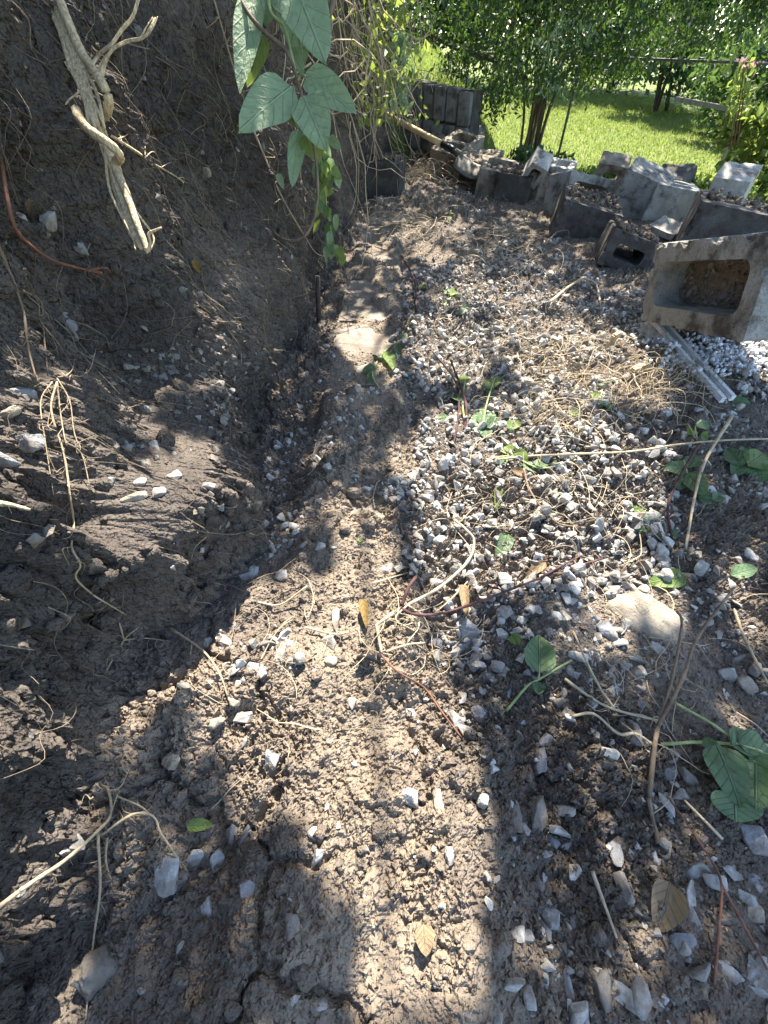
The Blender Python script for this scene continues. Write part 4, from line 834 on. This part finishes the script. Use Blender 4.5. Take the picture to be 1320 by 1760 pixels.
sprig('young sprig of bright leaves beside the bare paver', [([(655, 673, .004), (640, 640, .02), (665, 600, .03), (690, 585, .03)], 4)], [((645, 632), (622, 640), 20, .025), ((640, 640), (632, 660), 14, .02), ((655, 615), (640, 600), 16, .03), ((665, 605), (675, 632), 22, .03, M_LEAFY), ((680, 590), (688, 612), 14, .03), ((690, 585), (700, 570), 14, .03)])
sprig('bushy weed with several pale leaves growing through the gravel', [([(800, 735, 0), (795, 690, .03), (800, 650, .05)], 4), ([(830, 740, 0), (835, 700, .03), (850, 650, .05)], 4), ([(770, 715, 0), (750, 720, .01)], 3)], [((830, 735), (845, 690), 34, .02), ((838, 735), (862, 715), 24, .02), ((826, 735), (815, 700), 20, .02), ((832, 735), (838, 755), 24, .012), ((835, 668), (860, 645), 26, .05, M_LEAFY), ((800, 660), (790, 640), 22, .05, M_LEAFY), ((790, 690), (772, 670), 20, .03), ((770, 715), (748, 722), 16, .01), ((870, 735), (900, 720), 22, .02, M_LEAFY), ((800, 700), (785, 712), 14, .02, M_DEAD)])
sprig('trailing yellow green sprig spread over the gravel in sun', [([(835, 790, .01), (880, 785, .02), (930, 805, .015), (990, 790, .01)], 4), ([(880, 785, .02), (850, 770, .015)], 3)], [((880, 775), (868, 765), 18, .02, M_LEAFY), ((882, 778), (905, 800), 34, .02, M_LEAFY), ((920, 800), (945, 792), 22, .012), ((945, 805), (985, 785), 18, .012), ((870, 790), (858, 800), 24, .012), ((900, 795), (925, 812), 18, .012)])
sprig('dark leafy weed in the shade behind the straight pale stick', [([(1190, 840, 0), (1180, 810, .03), (1175, 790, .04)], 4)], [((1180, 805), (1142, 802), 26, .03), ((1182, 812), (1212, 850), 34, .03), ((1185, 805), (1196, 780), 26, .03), ((1180, 815), (1168, 840), 28, .02), ((1200, 855), (1235, 862), 26, .015), ((1225, 860), (1246, 850), 20, .015)])
sprig('clump of shiny green leaves on black soil at the right edge', [([(1285, 815, 0), (1270, 790, .03), (1290, 775, .03)], 4)], [((1275, 800), (1250, 765), 34, .03), ((1285, 800), (1320, 775), 44, .04, M_LEAFY), ((1275, 800), (1260, 815), 30, .02), ((1300, 800), (1310, 825), 40, .03), ((1280, 790), (1285, 760), 24, .03)])
sprig('flattened light green leaves on sunlit gravel below the long straw', [([(1075, 870, .004), (1110, 885, .012), (1150, 905, .008)], 4)], [((1085, 875), (1072, 862), 14, .01, M_LEAFY), ((1090, 880), (1120, 870), 22, .012, M_LEAFY), ((1105, 890), (1140, 880), 18, .01), ((1110, 900), (1098, 915), 20, .01, M_LEAFY), ((1150, 905), (1162, 925), 16, .01), ((1092, 905), (1108, 912), 14, .008)])
sprig('upright green sprig between the long straw and the dark bent stem', [([(1200, 760, 0), (1195, 735, .04), (1205, 722, .05)], 3)], [((1200, 735), (1222, 722), 22, .05), ((1192, 738), (1180, 745), 18, .04, M_LEAFY), ((1205, 745), (1218, 755), 16, .03, M_LEAFY)])
sprig('scatter of small bright leaves half way up the gravel', [([(760, 530, 0), (780, 505, .03)], 4)], [((775, 508), (795, 495), 22, .03, M_LEAFY), ((772, 505), (762, 490), 16, .03), ((790, 525), (812, 530), 18, .01), ((800, 530), (790, 540), 14, .01), ((730, 495), (722, 488), 12, .03, M_LEAFY)])
sprig('small bright leaves among dry stems near the wooden peg', [([(1030, 690, 0), (1035, 670, .02)], 3)], [((1030, 690), (1018, 672), 16, .02, M_LEAFY), ((1036, 690), (1050, 705), 20, .015), ((995, 712), (975, 706), 16, .01, M_LEAFY), ((1040, 662), (1030, 655), 12, .02)])
sprig('thin upright seedling at the far end of the gravel', [([(772, 380, 0), (775, 362, .03)], 3)], [((774, 368), (782, 360), 8, .03, M_LEAFY), ((774, 372), (770, 383), 8, .02, M_LEAFY)])
def one_leaf(lab, b, t, w, mat, lift=.012, curl=.15, fold=.3, grp='single fallen leaves'):
    return leaf_px(None, b, t, w, mat, lift, lift, curl, fold, 'leaf', (lab, 'leaf', grp))
one_leaf('small bright green leaf lying alone on soil at lower left', (320, 1420), (367, 1416), 20, M_LEAFY, .01, .1, .5)
one_leaf('flat pale green leaf with a brown rim in front of the boulder top', (1178, 990), (1116, 1000), 36, M_LEAFY, .02, .1, .1)
one_leaf('pale green leaf on dark soil right of the boulder', (1256, 988), (1306, 972), 28, M_LEAFW, .015, .1, .2)
one_leaf('grey green crumpled leaf among gravel left of the purple twig', (872, 918), (858, 958), 30, M_LEAFW, .012, .3, .4)
one_leaf('narrow green leaf standing on edge below the trailing sprig', (858, 835), (853, 875), 14, M_LEAFY, .02, .1, .7)
one_leaf('green leaf half hidden by the purple twig end', (880, 1090), (892, 1108), 22, M_LEAFY, .012)
one_leaf('pale green leaf flat on the soil by the panel ribs', (1258, 690), (1292, 694), 24, M_LEAFW, .008, .1, .1)
one_leaf('yellow flake of leaf stuck to the upper bank', (333, 445), (343, 470), 12, M_DEADY, .012, .2, .5)
one_leaf('bluish green leaf stuck to the bank below the vine', (443, 507), (460, 524), 14, M_LEAFW, .014, .1, .1)
one_leaf('brown leaf tucked above the bluish white stone in the bank', (60, 345), (42, 368), 22, M_DEAD, .014, .2, .4)
one_leaf('tiny yellow leaf on the gravel seam of the bank', (436, 695), (444, 705), 9, M_LEAFY, .012)
one_leaf('tiny lime leaf on the bare dusty paver', (617, 924), (621, 934), 8, M_LEAFY, .004)
one_leaf('pointed tan dead leaf at the bottom of the sunlit mound', (728, 1588), (733, 1645), 34, M_DEAD, .014, .15, .35)
one_leaf('rolled dead leaf standing in the gravel by the bowed stem', (795, 1005), (802, 1060), 17, M_DEAD, .03, .1, 1.2)
one_leaf('dry beige leaf left of the purple twig tip', (938, 966), (904, 990), 18, M_DEAD, .012, .2, .5)
one_leaf('orange curled dead leaf above the root tuft', (622, 1030), (630, 1072), 16, M_DEADY, .02, .2, .9)
one_leaf('brown dead leaf hanging in the bushy weed', (800, 668), (790, 690), 16, M_DEAD, .04, .3, .5)
one_leaf('rust coloured leaf lying under the trailing sprig', (880, 808), (915, 815), 16, M_DEAD, .008)
one_leaf('curled brown dead leaf with a torn tip lying on dark soil', (1152, 1516), (1134, 1604), 52, M_DEAD, .014, .3, .85)

# hanging vine with big leaves in front of the bank
vt = thing('hanging_vine', W3(520, 120, .72), 'leafy vine with large soft green leaves hanging down from the bank top', 'vine'); TV = .72
def vine(pts, w0, w1, mat=M_BROWN, name='stem'):
    P = [W3(x, y, TV+dt) for x, y, dt in pts]; keep(MB().tube(smooth_path(P, 6), w0*TV/FPX*.5, w1*TV/FPX*.5, 6).build(name, mat, None, True), vt)
vine([(395, -40, .0), (425, 20, 0), (455, 55, 0), (490, 85, 0), (508, 125, 0), (520, 170, .0), (528, 215, .01), (540, 255, .02), (545, 300, .03), (545, 350, .04), (532, 395, .05), (510, 413, .06), (485, 410, .08), (468, 395, .1)], 7, 4)
vine([(460, -30, .0), (465, 20, 0), (488, 45, 0), (500, 90, 0), (512, 140, 0)], 6, 4, M_GSTEM)
vine([(512, 140, 0), (517, 128, -.01), (525, 130, -.02)], 4, 3, M_GSTEM); vine([(570, -30, .12), (572, 5, .12), (560, 40, .13)], 14, 10, M_BROWN)
def vleaf(b, t, w, dt0=0, dt1=0, mat=M_LEAFV, curl=.1, fold=.2, nrm=(0, -.7, .6), twist=0):
    p0 = Vector(W3(*b, TV+dt0)); p1 = Vector(W3(*t, TV+dt1)); n_ = Vector(nrm)+(O-p0).normalized()*.8
    return put_leaf(vt, p0, p1-p0, n_, (p1-p0).length*1.04, w*TV/FPX, mat, curl, fold, twist=twist)
vleaf((500, -45), (556, 92), 84, -.01, -.03, curl=.05, fold=.15); vleaf((497, -30), (520, 95), 70, .03, .03, curl=.1)
vleaf((502, 148), (416, 212), 70, 0, -.04, curl=.1, fold=.12); vleaf((526, 128), (604, 182), 52, 0, -.03, curl=.12, fold=.3)
vleaf((522, 165), (556, 242), 66, -.01, -.02, curl=.15, fold=.25); vleaf((440, -20), (412, 146), 50, .01, .0, curl=.05, fold=.5); vleaf((455, 60), (425, 140), 34, .02, .03, M_LEAFY)
vleaf((515, 222), (502, 316), 32, .03, .04, curl=.05, fold=.3); vleaf((532, 230), (545, 268), 50, .03, .03, M_LEAFY, curl=.3); vleaf((566, 235), (584, 255), 18, .05, .04)
vleaf((400, -20), (425, 25), 26, .03, .02, M_LEAFY); vleaf((475, -30), (482, 18), 40, .02, .02); vleaf((500, 80), (520, 125), 24, .03, .03); vleaf((505, 180), (505, 215), 24, .02, .02, M_LEAFY)
vleaf((478, 298), (486, 322), 14, .08, .08); vleaf((470, 0), (455, 40), 26, .03, .04)
# ivy strand with small leaves lower down
iv = thing('ivy_strand', at_y(560, 270, 1.35), 'narrow strand of small dark leaves trailing down the bank corner', 'vine')
P = [np.array(at_y(x, y, 1.3)) for x, y in ((540, 230), (550, 270), (558, 310), (562, 360), (572, 410), (577, 440))]; keep(MB().tube(smooth_path(P, 5), .002, .0015, 5).build('stem', M_GSTEM, None, True), iv)
Pp = smooth_path(P, 6)
for i in range(44):
    c = Vector(Pp[int(i/44*(len(Pp)-1))])+Vector((RNG.normal(0, .014), RNG.normal(-.01, .012), RNG.normal(0, .012))); dd = Vector((RNG.normal(0, .5), -.35+RNG.normal(0, .3), -1+RNG.normal(0, .4)))
    put_leaf(iv, c, dd, Vector((RNG.normal(0, .4), -.8, .5)), RNG.uniform(.025, .042), RNG.uniform(.016, .026), [M_LEAFW, M_LEAFV, M_LEAFY][int(RNG.integers(0, 3))], .2, .3)

# ------------------------------------------------------------------ fine roots and dry stems (uncountable)
mb = MB()
for k in range(1250):
    y = .02+3.2*RNG.random()**.85; z = RNG.uniform(.05, .92); L = RNG.uniform(.03, .16)*(1+.4*y); n_ = 6; th = RNG.normal(0, .35); pts = []
    cy, cz = y, z
    for i in range(n_):
        iy_ = min(len(by)-1, np.searchsorted(by, cy)); iz_ = max(0, min(len(bz)-1, np.searchsorted(bz, cz))); pts.append((BX[iy_, iz_]+.004+.010*RNG.random()*math.sin(i/(n_-1)*PI)+.002*i, cy, cz))
        th += RNG.normal(0, .35); cy += L/n_*math.sin(th); cz -= L/n_*math.cos(th)
    r = RNG.choice([.00028, .0004, .0007], p=[.6, .3, .1])*(1+.5*y); mb.tube(smooth_path(pts, 3), r, r*.5, 3)
o = mb.build('fine_roots', M_HAIR); tag(o, 'fine hair roots dangling over the whole cut face of the bank', 'roots', None, 'stuff')
mb = MB()
ZONES = [((960, 660), 150, 60, 170, .02), ((1120, 690), 60, 40, 90, .02), ((880, 600), 120, 50, 60, .015), ((940, 860), 160, 70, 90, .012), ((720, 310), 45, 30, 130, .05), ((700, 390), 50, 30, 60, .02), ((960, 740), 60, 30, 70, .015), ((860, 430), 120, 50, 90, .02), ((1120, 1150), 150, 200, 60, .01), ((730, 1090), 60, 40, 40, .012), ((500, 1150), 160, 200, 30, .004)]
for (cx, cy), sx, sy, n, lf in ZONES:
    for k in range(n):
        p = cx+RNG.normal()*sx*.6, cy+RNG.normal()*sy*.6; b = at_z(*p, .0)
        if b.x < bank_base(b.y)+.02 or b.y > 4.4: continue
        th = RNG.uniform(0, 2*PI); L = RNG.uniform(.04, .20)*(.6+.4*b.y); pts = []; x, y = b.x, b.y; up = RNG.uniform(0, lf*2); cv = RNG.normal(0, .25)
        for i in range(6):
            pts.append((x, y, ground_zn(np.array([x]), np.array([y]))[0]+.006+up*math.sin(i/5*PI)+.3*lf*RNG.random())); th += cv+RNG.normal(0, .15); x += L/6*math.cos(th); y += L/6*math.sin(th)
        r = RNG.uniform(.0004, .0011)*(.7+.4*b.y); mb.tube(smooth_path(pts, 2), r, r*.6, 3)
o = mb.build('dry_stems', M_STRAW); tag(o, 'litter of thin dry straw coloured stems matted over the gravel', 'litter', None, 'stuff')

# ------------------------------------------------------------------ leaf clouds
def leaf_cloud(P, size, mat, name, parent=None, droop=.3, aspect=.5):
    n = len(P); d = RNG.normal(size=(n, 3)); d[:, 2] -= droop*2; d /= np.linalg.norm(d, axis=1, keepdims=True); r = RNG.normal(size=(n, 3)); x = np.cross(d, r); x /= np.linalg.norm(x, axis=1, keepdims=True); nn = np.cross(x, d)
    L = (size*RNG.uniform(.6, 1.3, n))[:, None]; w = L*aspect*.5
    P = P-d*L*.5; v = np.stack([P, P+d*L*.45+x*w+nn*w*.35, P+d*L, P+d*L*.45-x*w+nn*w*.35], 1); i = np.arange(n)*4
    F = np.concatenate([np.stack([i, i+1, i+2], 1), np.stack([i, i+2, i+3], 1)])
    o = mesh_np(name, v.reshape(-1, 3), F, mat, None); o['kind'] = 'stuff'
    if parent: keep(o, parent)
    return o
def clumps(n, nc, lo, hi, sd, cut=None):
    c = np.array(lo)+RNG.random((nc, 3))*(np.array(hi)-np.array(lo))
    if cut is not None: c = c[cut(c)]
    return c[RNG.integers(0, len(c), n)]+RNG.normal(size=(n, 3))*np.array(sd)
# multi-stemmed tree behind the blocks
tb = at_z(905, 268, -.1); tr = thing('tree', tb, 'multi stemmed leafy tree standing by the wire fence behind the blocks', 'tree')
for k in range(10):
    a = -.65+1.5*k/9+RNG.normal(0, .08); hgt = RNG.uniform(1.1, 2.4); P = [np.array(tb)+np.array([a*.12+RNG.normal(0, .03), RNG.normal(0, .07), -.05])]
    lean = a*.55
    for s in (.25, .5, .75, 1): P.append(np.array(tb)+np.array([lean*hgt*s*(.7+.3*s)+RNG.normal(0, .02), RNG.normal(0, .05)+.15*s*RNG.normal(), hgt*s]))
    keep(MB().tube(smooth_path(P, 4), RNG.uniform(.011, .021), .005, 7, .05).build('trunk', M_BARK, None, True), tr)
for (q, w) in (([(690, 42, 5.0), (740, 62, 5.0), (800, 88, 5.05), (860, 108, 5.1), (905, 135, 5.1)], .02),):
    keep(MB().tube(smooth_path([np.array(at_y(x, y, Y)) for x, y, Y in q], 4), w*.7, w, 6, .05).build('limb', M_BARK, None, True), tr)
def above(px, py0, Y): return at_y(px, py0, Y).z
def crown_cut(c):
    p = project(c); lim = np.interp(p[:, 0], [600, 690, 800, 850, 930, 1000, 1100, 1170, 1320], [40, 60, 150, 190, 150, 140, 120, 90, 60]); return p[:, 1] < lim
leaf_cloud(clumps(24000, 300, (.0, 4.3, .3), (3.0, 5.9, 1.5), (.085, .085, .055), crown_cut), .048, M_CROWN, 'crown', tr, .5, .42)
leaf_cloud(clumps(5000, 80, (.1, 4.4, 1.4), (3.2, 6.2, 2.6), (.16, .16, .12)), .07, M_CROWN, 'upper_crown', tr, .4)
# sprays of brighter leaves hanging low on the stems
leaf_cloud(np.concatenate([np.array([at_y(x+RNG.normal(0, 16), y+RNG.normal(0, 16), 4.5+RNG.normal(0, .08))[:] for _ in range(60)]) for x, y in ((955, 50), (945, 85), (950, 150), (1000, 60))]), .05, leaf_mat('silvery_leaf', (.16, .24, .15), (.3, .42, .2), .35, False, .3), 'low_spray', tr, .8, .3)

# overhanging limbs of the same tree: their leaves throw the dappled shade on the strip
LIT = [[(335, 1010), (470, 1040), (560, 1010), (555, 870), (640, 850), (690, 960), (745, 1110), (800, 1200), (825, 1380), (850, 1520), (800, 1640), (880, 1760), (600, 1760), (620, 1660), (540, 1560), (450, 1430), (340, 1300), (250, 1280), (215, 1180), (300, 1120)],
       [(690, 900), (660, 790), (720, 720), (850, 690), (1000, 740), (1150, 800), (1150, 900), (1080, 930), (1180, 1010), (1180, 1100), (1040, 1080), (980, 1010), (850, 1060), (760, 1090)],
       [(720, 560), (900, 545), (1070, 580), (1150, 660), (1150, 740), (1000, 730), (860, 660), (730, 660), (690, 600)],
       [(1180, 580), (1340, 550), (1340, 730), (1240, 720)], [(560, 545), (670, 540), (680, 660), (560, 600)], [(610, 420), (690, 420), (680, 450), (600, 450)],
       [(690, 395), (800, 380), (800, 440), (690, 440)], [(700, 260), (770, 260), (770, 340), (700, 340)], [(760, 480), (960, 470), (1000, 545), (760, 545)], [(-60, 1150), (230, 1190), (250, 1330), (90, 1390), (-60, 1330)], [(1220, 960), (1330, 940), (1330, 1130), (1240, 1100)], [(870, 360), (960, 350), (930, 385), (880, 385)]]
SPOTS = [(300, 900, .05), (200, 790, .04), (345, 770, .04), (60, 1230, .05), (150, 110, .06), (190, 250, .05), (230, 380, .04), (250, 845, .055), (380, 650, .05), (300, 655, .025), (130, 700, .03), (330, 950, .045), (240, 930, .04), (20, 1330, .04), (300, 420, .02), (190, 250, .06), (150, 120, .05), (230, 380, .05), (520, 300, .06), (480, 450, .05), (110, 780, .02)]
sv = np.array(SUN)/SUN.z
n = 66000; X = RNG.uniform(-1.3, 2.0, n); Y = RNG.uniform(-.95, 3.3, n); gp = np.stack([X, Y, np.zeros(n)], 1); pj = project(gp)
jx = pj[:, 0]+16*vnoise(X*7, Y*7, 150)*2; jy = pj[:, 1]+16*vnoise(X*7, Y*7, 151)*2; lit = np.zeros(n, bool)
front = pj[:, 2] > .1
for poly in LIT: lit |= inpoly(jx, jy, poly) & front
for (px, py, r) in SPOTS:
    p = np.array(cast(px, py)[0]); e = p[:2]-sv[:2]*p[2]; lit |= (X-e[0])**2+(Y-e[1])**2 < r*r
dens = np.where(X < bank_base(Y)-.02, .62, np.where(X > .9, .8, .95))*np.where(Y > 1.5, .55, 1)
k = (~lit & (RNG.random(n) < dens)) 
Hh = RNG.uniform(1.75, 2.2, n); Pc = gp+sv[None]*Hh[:, None]
leaf_cloud(Pc[k], .062, M_CROWN, 'overhanging_foliage', tr, .2, .62)
for k in range(9):
    x1 = -1.2+3.4*k/8; e = np.array([x1+.2, 1.9+RNG.normal(0, .3), 2.1]); keep(MB().tube(smooth_path([np.array([tb.x+RNG.normal(0, .1), tb.y, 1.6]), np.array([tb.x*.6+x1*.4, 4.0, 2.1]), np.array([x1*.8+.2, 3.0, 2.25]), e], 5),   .014, .004, 5).build('limb', M_BARK, None, True), tr)

# creeper tangle over the far part of the bank
ct = thing('creeper_tangle', (-.25, 3.2, .6), 'tangle of dry creeper stems and lit small leaves spilling over the far bank', 'creeper'); mb = MB()
for k in range(230):
    Y = RNG.uniform(1.7, 4.8); x = bank_base(np.array(Y))+RNG.uniform(-.12, .12)+.05; z = RNG.uniform(.45, 1.05); L = RNG.uniform(.2, .7); pts = []; th = RNG.normal(0, .5); ph = RNG.uniform(-1, 1)
    for i in range(8): pts.append((x, Y, z)); th += RNG.normal(0, .45); x += L/8*(.5*math.sin(th)+.12); Y -= L/8*.5*ph; z -= L/8*math.cos(th)*.9
    r = RNG.uniform(.0012, .003); mb.tube(pts, r, r*.6, 3)
q = mb.build('dry_stem', M_STRAW); q['kind'] = 'stuff'; keep(q, ct)
Pn = []
for k in range(800):
    px = RNG.normal(640, 42); py = RNG.uniform(-10, 215); Yd = RNG.uniform(2.6, 4.6); Pn.append(at_y(px, py, Yd)[:])
leaf_cloud(np.array(Pn), .045, M_YSHRUB, 'leaf_spray', ct, .4, .6)
Pn = [at_y(RNG.normal(688, 10), RNG.uniform(60, 190), 2.9)[:] for _ in range(70)]; leaf_cloud(np.array(Pn), .05, M_LEAFV, 'trailing_leaves', ct, .7, .5)

# hedges, shrubs and trees beyond
def bush(label, cx, cy, rx, ry, h, n, mat, size, z0=None, name='shrub', cat='shrub', grp='shrubs and trees beyond the fence', nc=40, stems=4):
    zb = float(lawn_z(np.array([cx]), np.array([cy]))[0]) if z0 is None else z0
    t = thing(name, (cx, cy, zb), label, cat, grp)
    for k in range(stems):
        e = np.array([cx+RNG.normal(0, rx*.4), cy+RNG.normal(0, ry*.3), zb+h*.75]); keep(MB().tube(smooth_path([np.array([cx+RNG.normal(0, .05), cy, zb-.05]), .5*(np.array([cx, cy, zb])+e)+RNG.normal(0, .06, 3), e], 4), .012+.012*h, .005, 5, .05).build('trunk', M_BARK, None, True), t)
    u = RNG.normal(size=(nc, 3)); u /= np.linalg.norm(u, axis=1, keepdims=True); u *= (RNG.random(nc)**.4)[:, None]; c = np.array([cx, cy, zb+h*.55])+u*np.array([rx, ry, h*.5])
    P = c[RNG.integers(0, nc, n)]+RNG.normal(size=(n, 3))*np.array([rx, ry, h*.6])*.125; P[:, 2] = np.maximum(P[:, 2], zb+.02)
    leaf_cloud(P, size, mat, 'crown', t, .3, .55); return t
bush('yellow green leafy shrub standing at the right behind the cream lump', 2.75, 3.9, .35, .4, .62, 2400, M_YSHRUB, .07)
bush('yellow green shrub at the right edge beside the wooden gate', 3.3, 3.5, .45, .4, .7, 2400, M_YSHRUB, .075)
bush('low bright weeds along the fence foot behind the blocks', 1.75, 3.9, .45, .2, .17, 1300, M_YSHRUB, .055, -.12, nc=30, stems=2)
bush('low broad leaved weeds behind the pale grooved block', 2.15, 3.35, .35, .25, .22, 1100, M_YSHRUB, .06, -.12, nc=30, stems=2)
bush('dark weeds behind the small perched block', 1.15, 4.3, .35, .15, .22, 700, M_HEDGE, .05, -.08, nc=20, stems=2)
bush('dark green bush at the far end of the shaded lawn edge', 4.9, 12.6, 1.0, 1.1, 1.9, 6000, M_HEDGE, .12)
bush('dark green bush half way along the shaded lawn edge', 4.7, 9.8, 1.0, 1.1, 1.8, 6000, M_HEDGE, .11)
bush('dark green bush at the near end of the shaded lawn edge', 4.55, 7.5, .9, 1.1, 1.5, 6000, M_HEDGE, .08)
bush('leafy bush nearer the right edge above the wooden rail', 5.6, 5.6, 1.0, .8, 1.3, 4500, M_HAZE, .12)
bush('pale green tree at the upper right corner', 7.6, 7.2, 1.3, 1.2, 2.4, 6000, M_HAZE, .15)
bush('tall tree far behind the lawn at right', 8.5, 12, 2.2, 1.5, 4.2, 6000, M_HAZE, .24, name='tree', cat='tree')
bush('tall tree far behind the lawn in the middle', 4.5, 13.5, 2.2, 1.5, 4.0, 7000, M_CROWN, .18, name='tree', cat='tree')
bush('tall tree far behind the upper lawn at left', 1.2, 15, 2.2, 1.5, 4.2, 7000, M_HEDGE, .2, name='tree', cat='tree')
bush('tall tree beyond the upper lawn left of the others', -2.6, 13, 2.0, 1.5, 4.5, 6000, M_CROWN, .18, name='tree', cat='tree')
bush('tall tree at the far right beyond the pale green one', 13, 12, 2.6, 2, 4.5, 6000, M_HEDGE, .2, name='tree', cat='tree')
bush('dense hedge mass far behind the upper lawn in the middle', 2.4, 13.2, 1.8, .8, 2.4, 7000, M_CROWN, .13)
bush('dense hedge mass far behind the upper lawn at left', -.8, 12.2, 1.7, .8, 2.4, 6000, M_CROWN, .13)
bush('light green shrub covering the posts of the wooden rail', 3.75, 4.55, .4, .25, .62, 2200, M_YSHRUB, .07)
fp = at_y(1288, 110, 3.6); ft = thing('flower_stem', fp, 'pink flowers on tall reddish stems at the upper right', 'flower')
for k in range(3):
    a = at_y(1288+10*k-8, 112+6*k, 3.6); keep(MB().tube(smooth_path([np.array(at_y(1255+6*k, 250, 3.6)), np.array(at_y(1272+4*k, 160, 3.6)), np.array(a)], 4), .004, .003, 5).build('stem', M_RED, None, True), ft)
leaf_cloud(np.array([at_y(1290+RNG.normal(0, 12), 110+RNG.normal(0, 6), 3.6+RNG.normal(0, .03))[:] for _ in range(22)]), .022, M_PINK, 'petal', ft, 0, .8)
leaf_cloud(np.array([at_y(1280+RNG.normal(0, 18), 150+RNG.normal(0, 30), 3.6+RNG.normal(0, .05))[:] for _ in range(90)]), .06, M_YSHRUB, 'foliage', ft, .3, .5)

# ------------------------------------------------------------------ wire fence, wooden rail fence, gate
FA = np.array([.75, 5.75]); FB = np.array([3.5, 4.7]); fl = np.linalg.norm(FB-FA); fd = (FB-FA)/fl
def fbase(a): q = FA+fd*a; return np.array([q[0], q[1], float(lawn_z(np.array([max(q[0], 1.3)]), np.array([q[1]]))[0])])
wf = thing('wire_fence', fbase(fl/2), 'low chain link wire fence with a thin top rail along the lawn', 'fence')
HF = .72; mb = MB(); p = .055; nw = int(fl/p)
for k in range(nw):
    for sgn in (1, -1):
        pts = []
        for j in range(int(HF/p*2)+1):
            a = k*p+(p/2 if (j % 2) else 0)*sgn; q = fbase(min(max(a, 0), fl)); pts.append((q[0], q[1], q[2]+.02+j*p/2))
        mb.tube(pts, .0026, .0026, 3)
q = mb.build('wire_mesh', M_WIRE); q['kind'] = 'stuff'; keep(q, wf)
keep(MB().tube([fbase(a)+np.array([0, 0, HF+.03]) for a in np.linspace(0, fl, 6)], .009, .009, 7).build('top_rail', M_WIRE, None, True), wf)
for a in (.05, .36*fl, fl-.05): keep(MB().tube([fbase(a)-np.array([0, 0, .1]), fbase(a)+np.array([0, 0, HF+.05])], .012, .012, 8).build('post', M_WIRE, None, True), wf)
r0 = at_y(1160, 170, 5.3); r1 = at_y(1345, 204, 4.6); rd = (r1-r0).normalized()
rf = thing('rail_fence', r0, 'weathered grey wooden rail running behind the shrubs at right', 'fence')
keep(MB().box((r0+r1)/2, ((r1-r0).length, .03, .032), np.stack([rd, Vector((-rd.y, rd.x, 0)), Vector((0, 0, 1))], 1)).build('rail', M_OLDWOOD), rf)
for s in (.72, .98):
    c = r0.lerp(r1, s); zb = float(lawn_z(np.array([c.x]), np.array([c.y]))[0]); keep(MB().box((c.x, c.y+.05, (c.z+zb)/2), (.035, .035, c.z-zb+.02)).build('post', M_OLDWOOD), rf)
gt = thing('wooden_gate', at_y(1262, 250, 4.2), 'small weathered wooden slatted gate leaning among the shrubs at right', 'gate')
for k in range(6):
    a, b = at_y(1236+7*k, 250, 4.2), at_y(1252+9*k, 193, 4.2); keep(MB().tube([a, b], .009, .009, 4).build('slat', M_OLDWOOD), gt)
for (x0, y0, x1, y1) in ((1232, 243, 1282, 254), (1248, 196, 1308, 205)): keep(MB().tube([at_y(x0, y0, 4.21), at_y(x1, y1, 4.21)], .014, .014, 4).build('crossbar', M_OLDWOOD), gt)
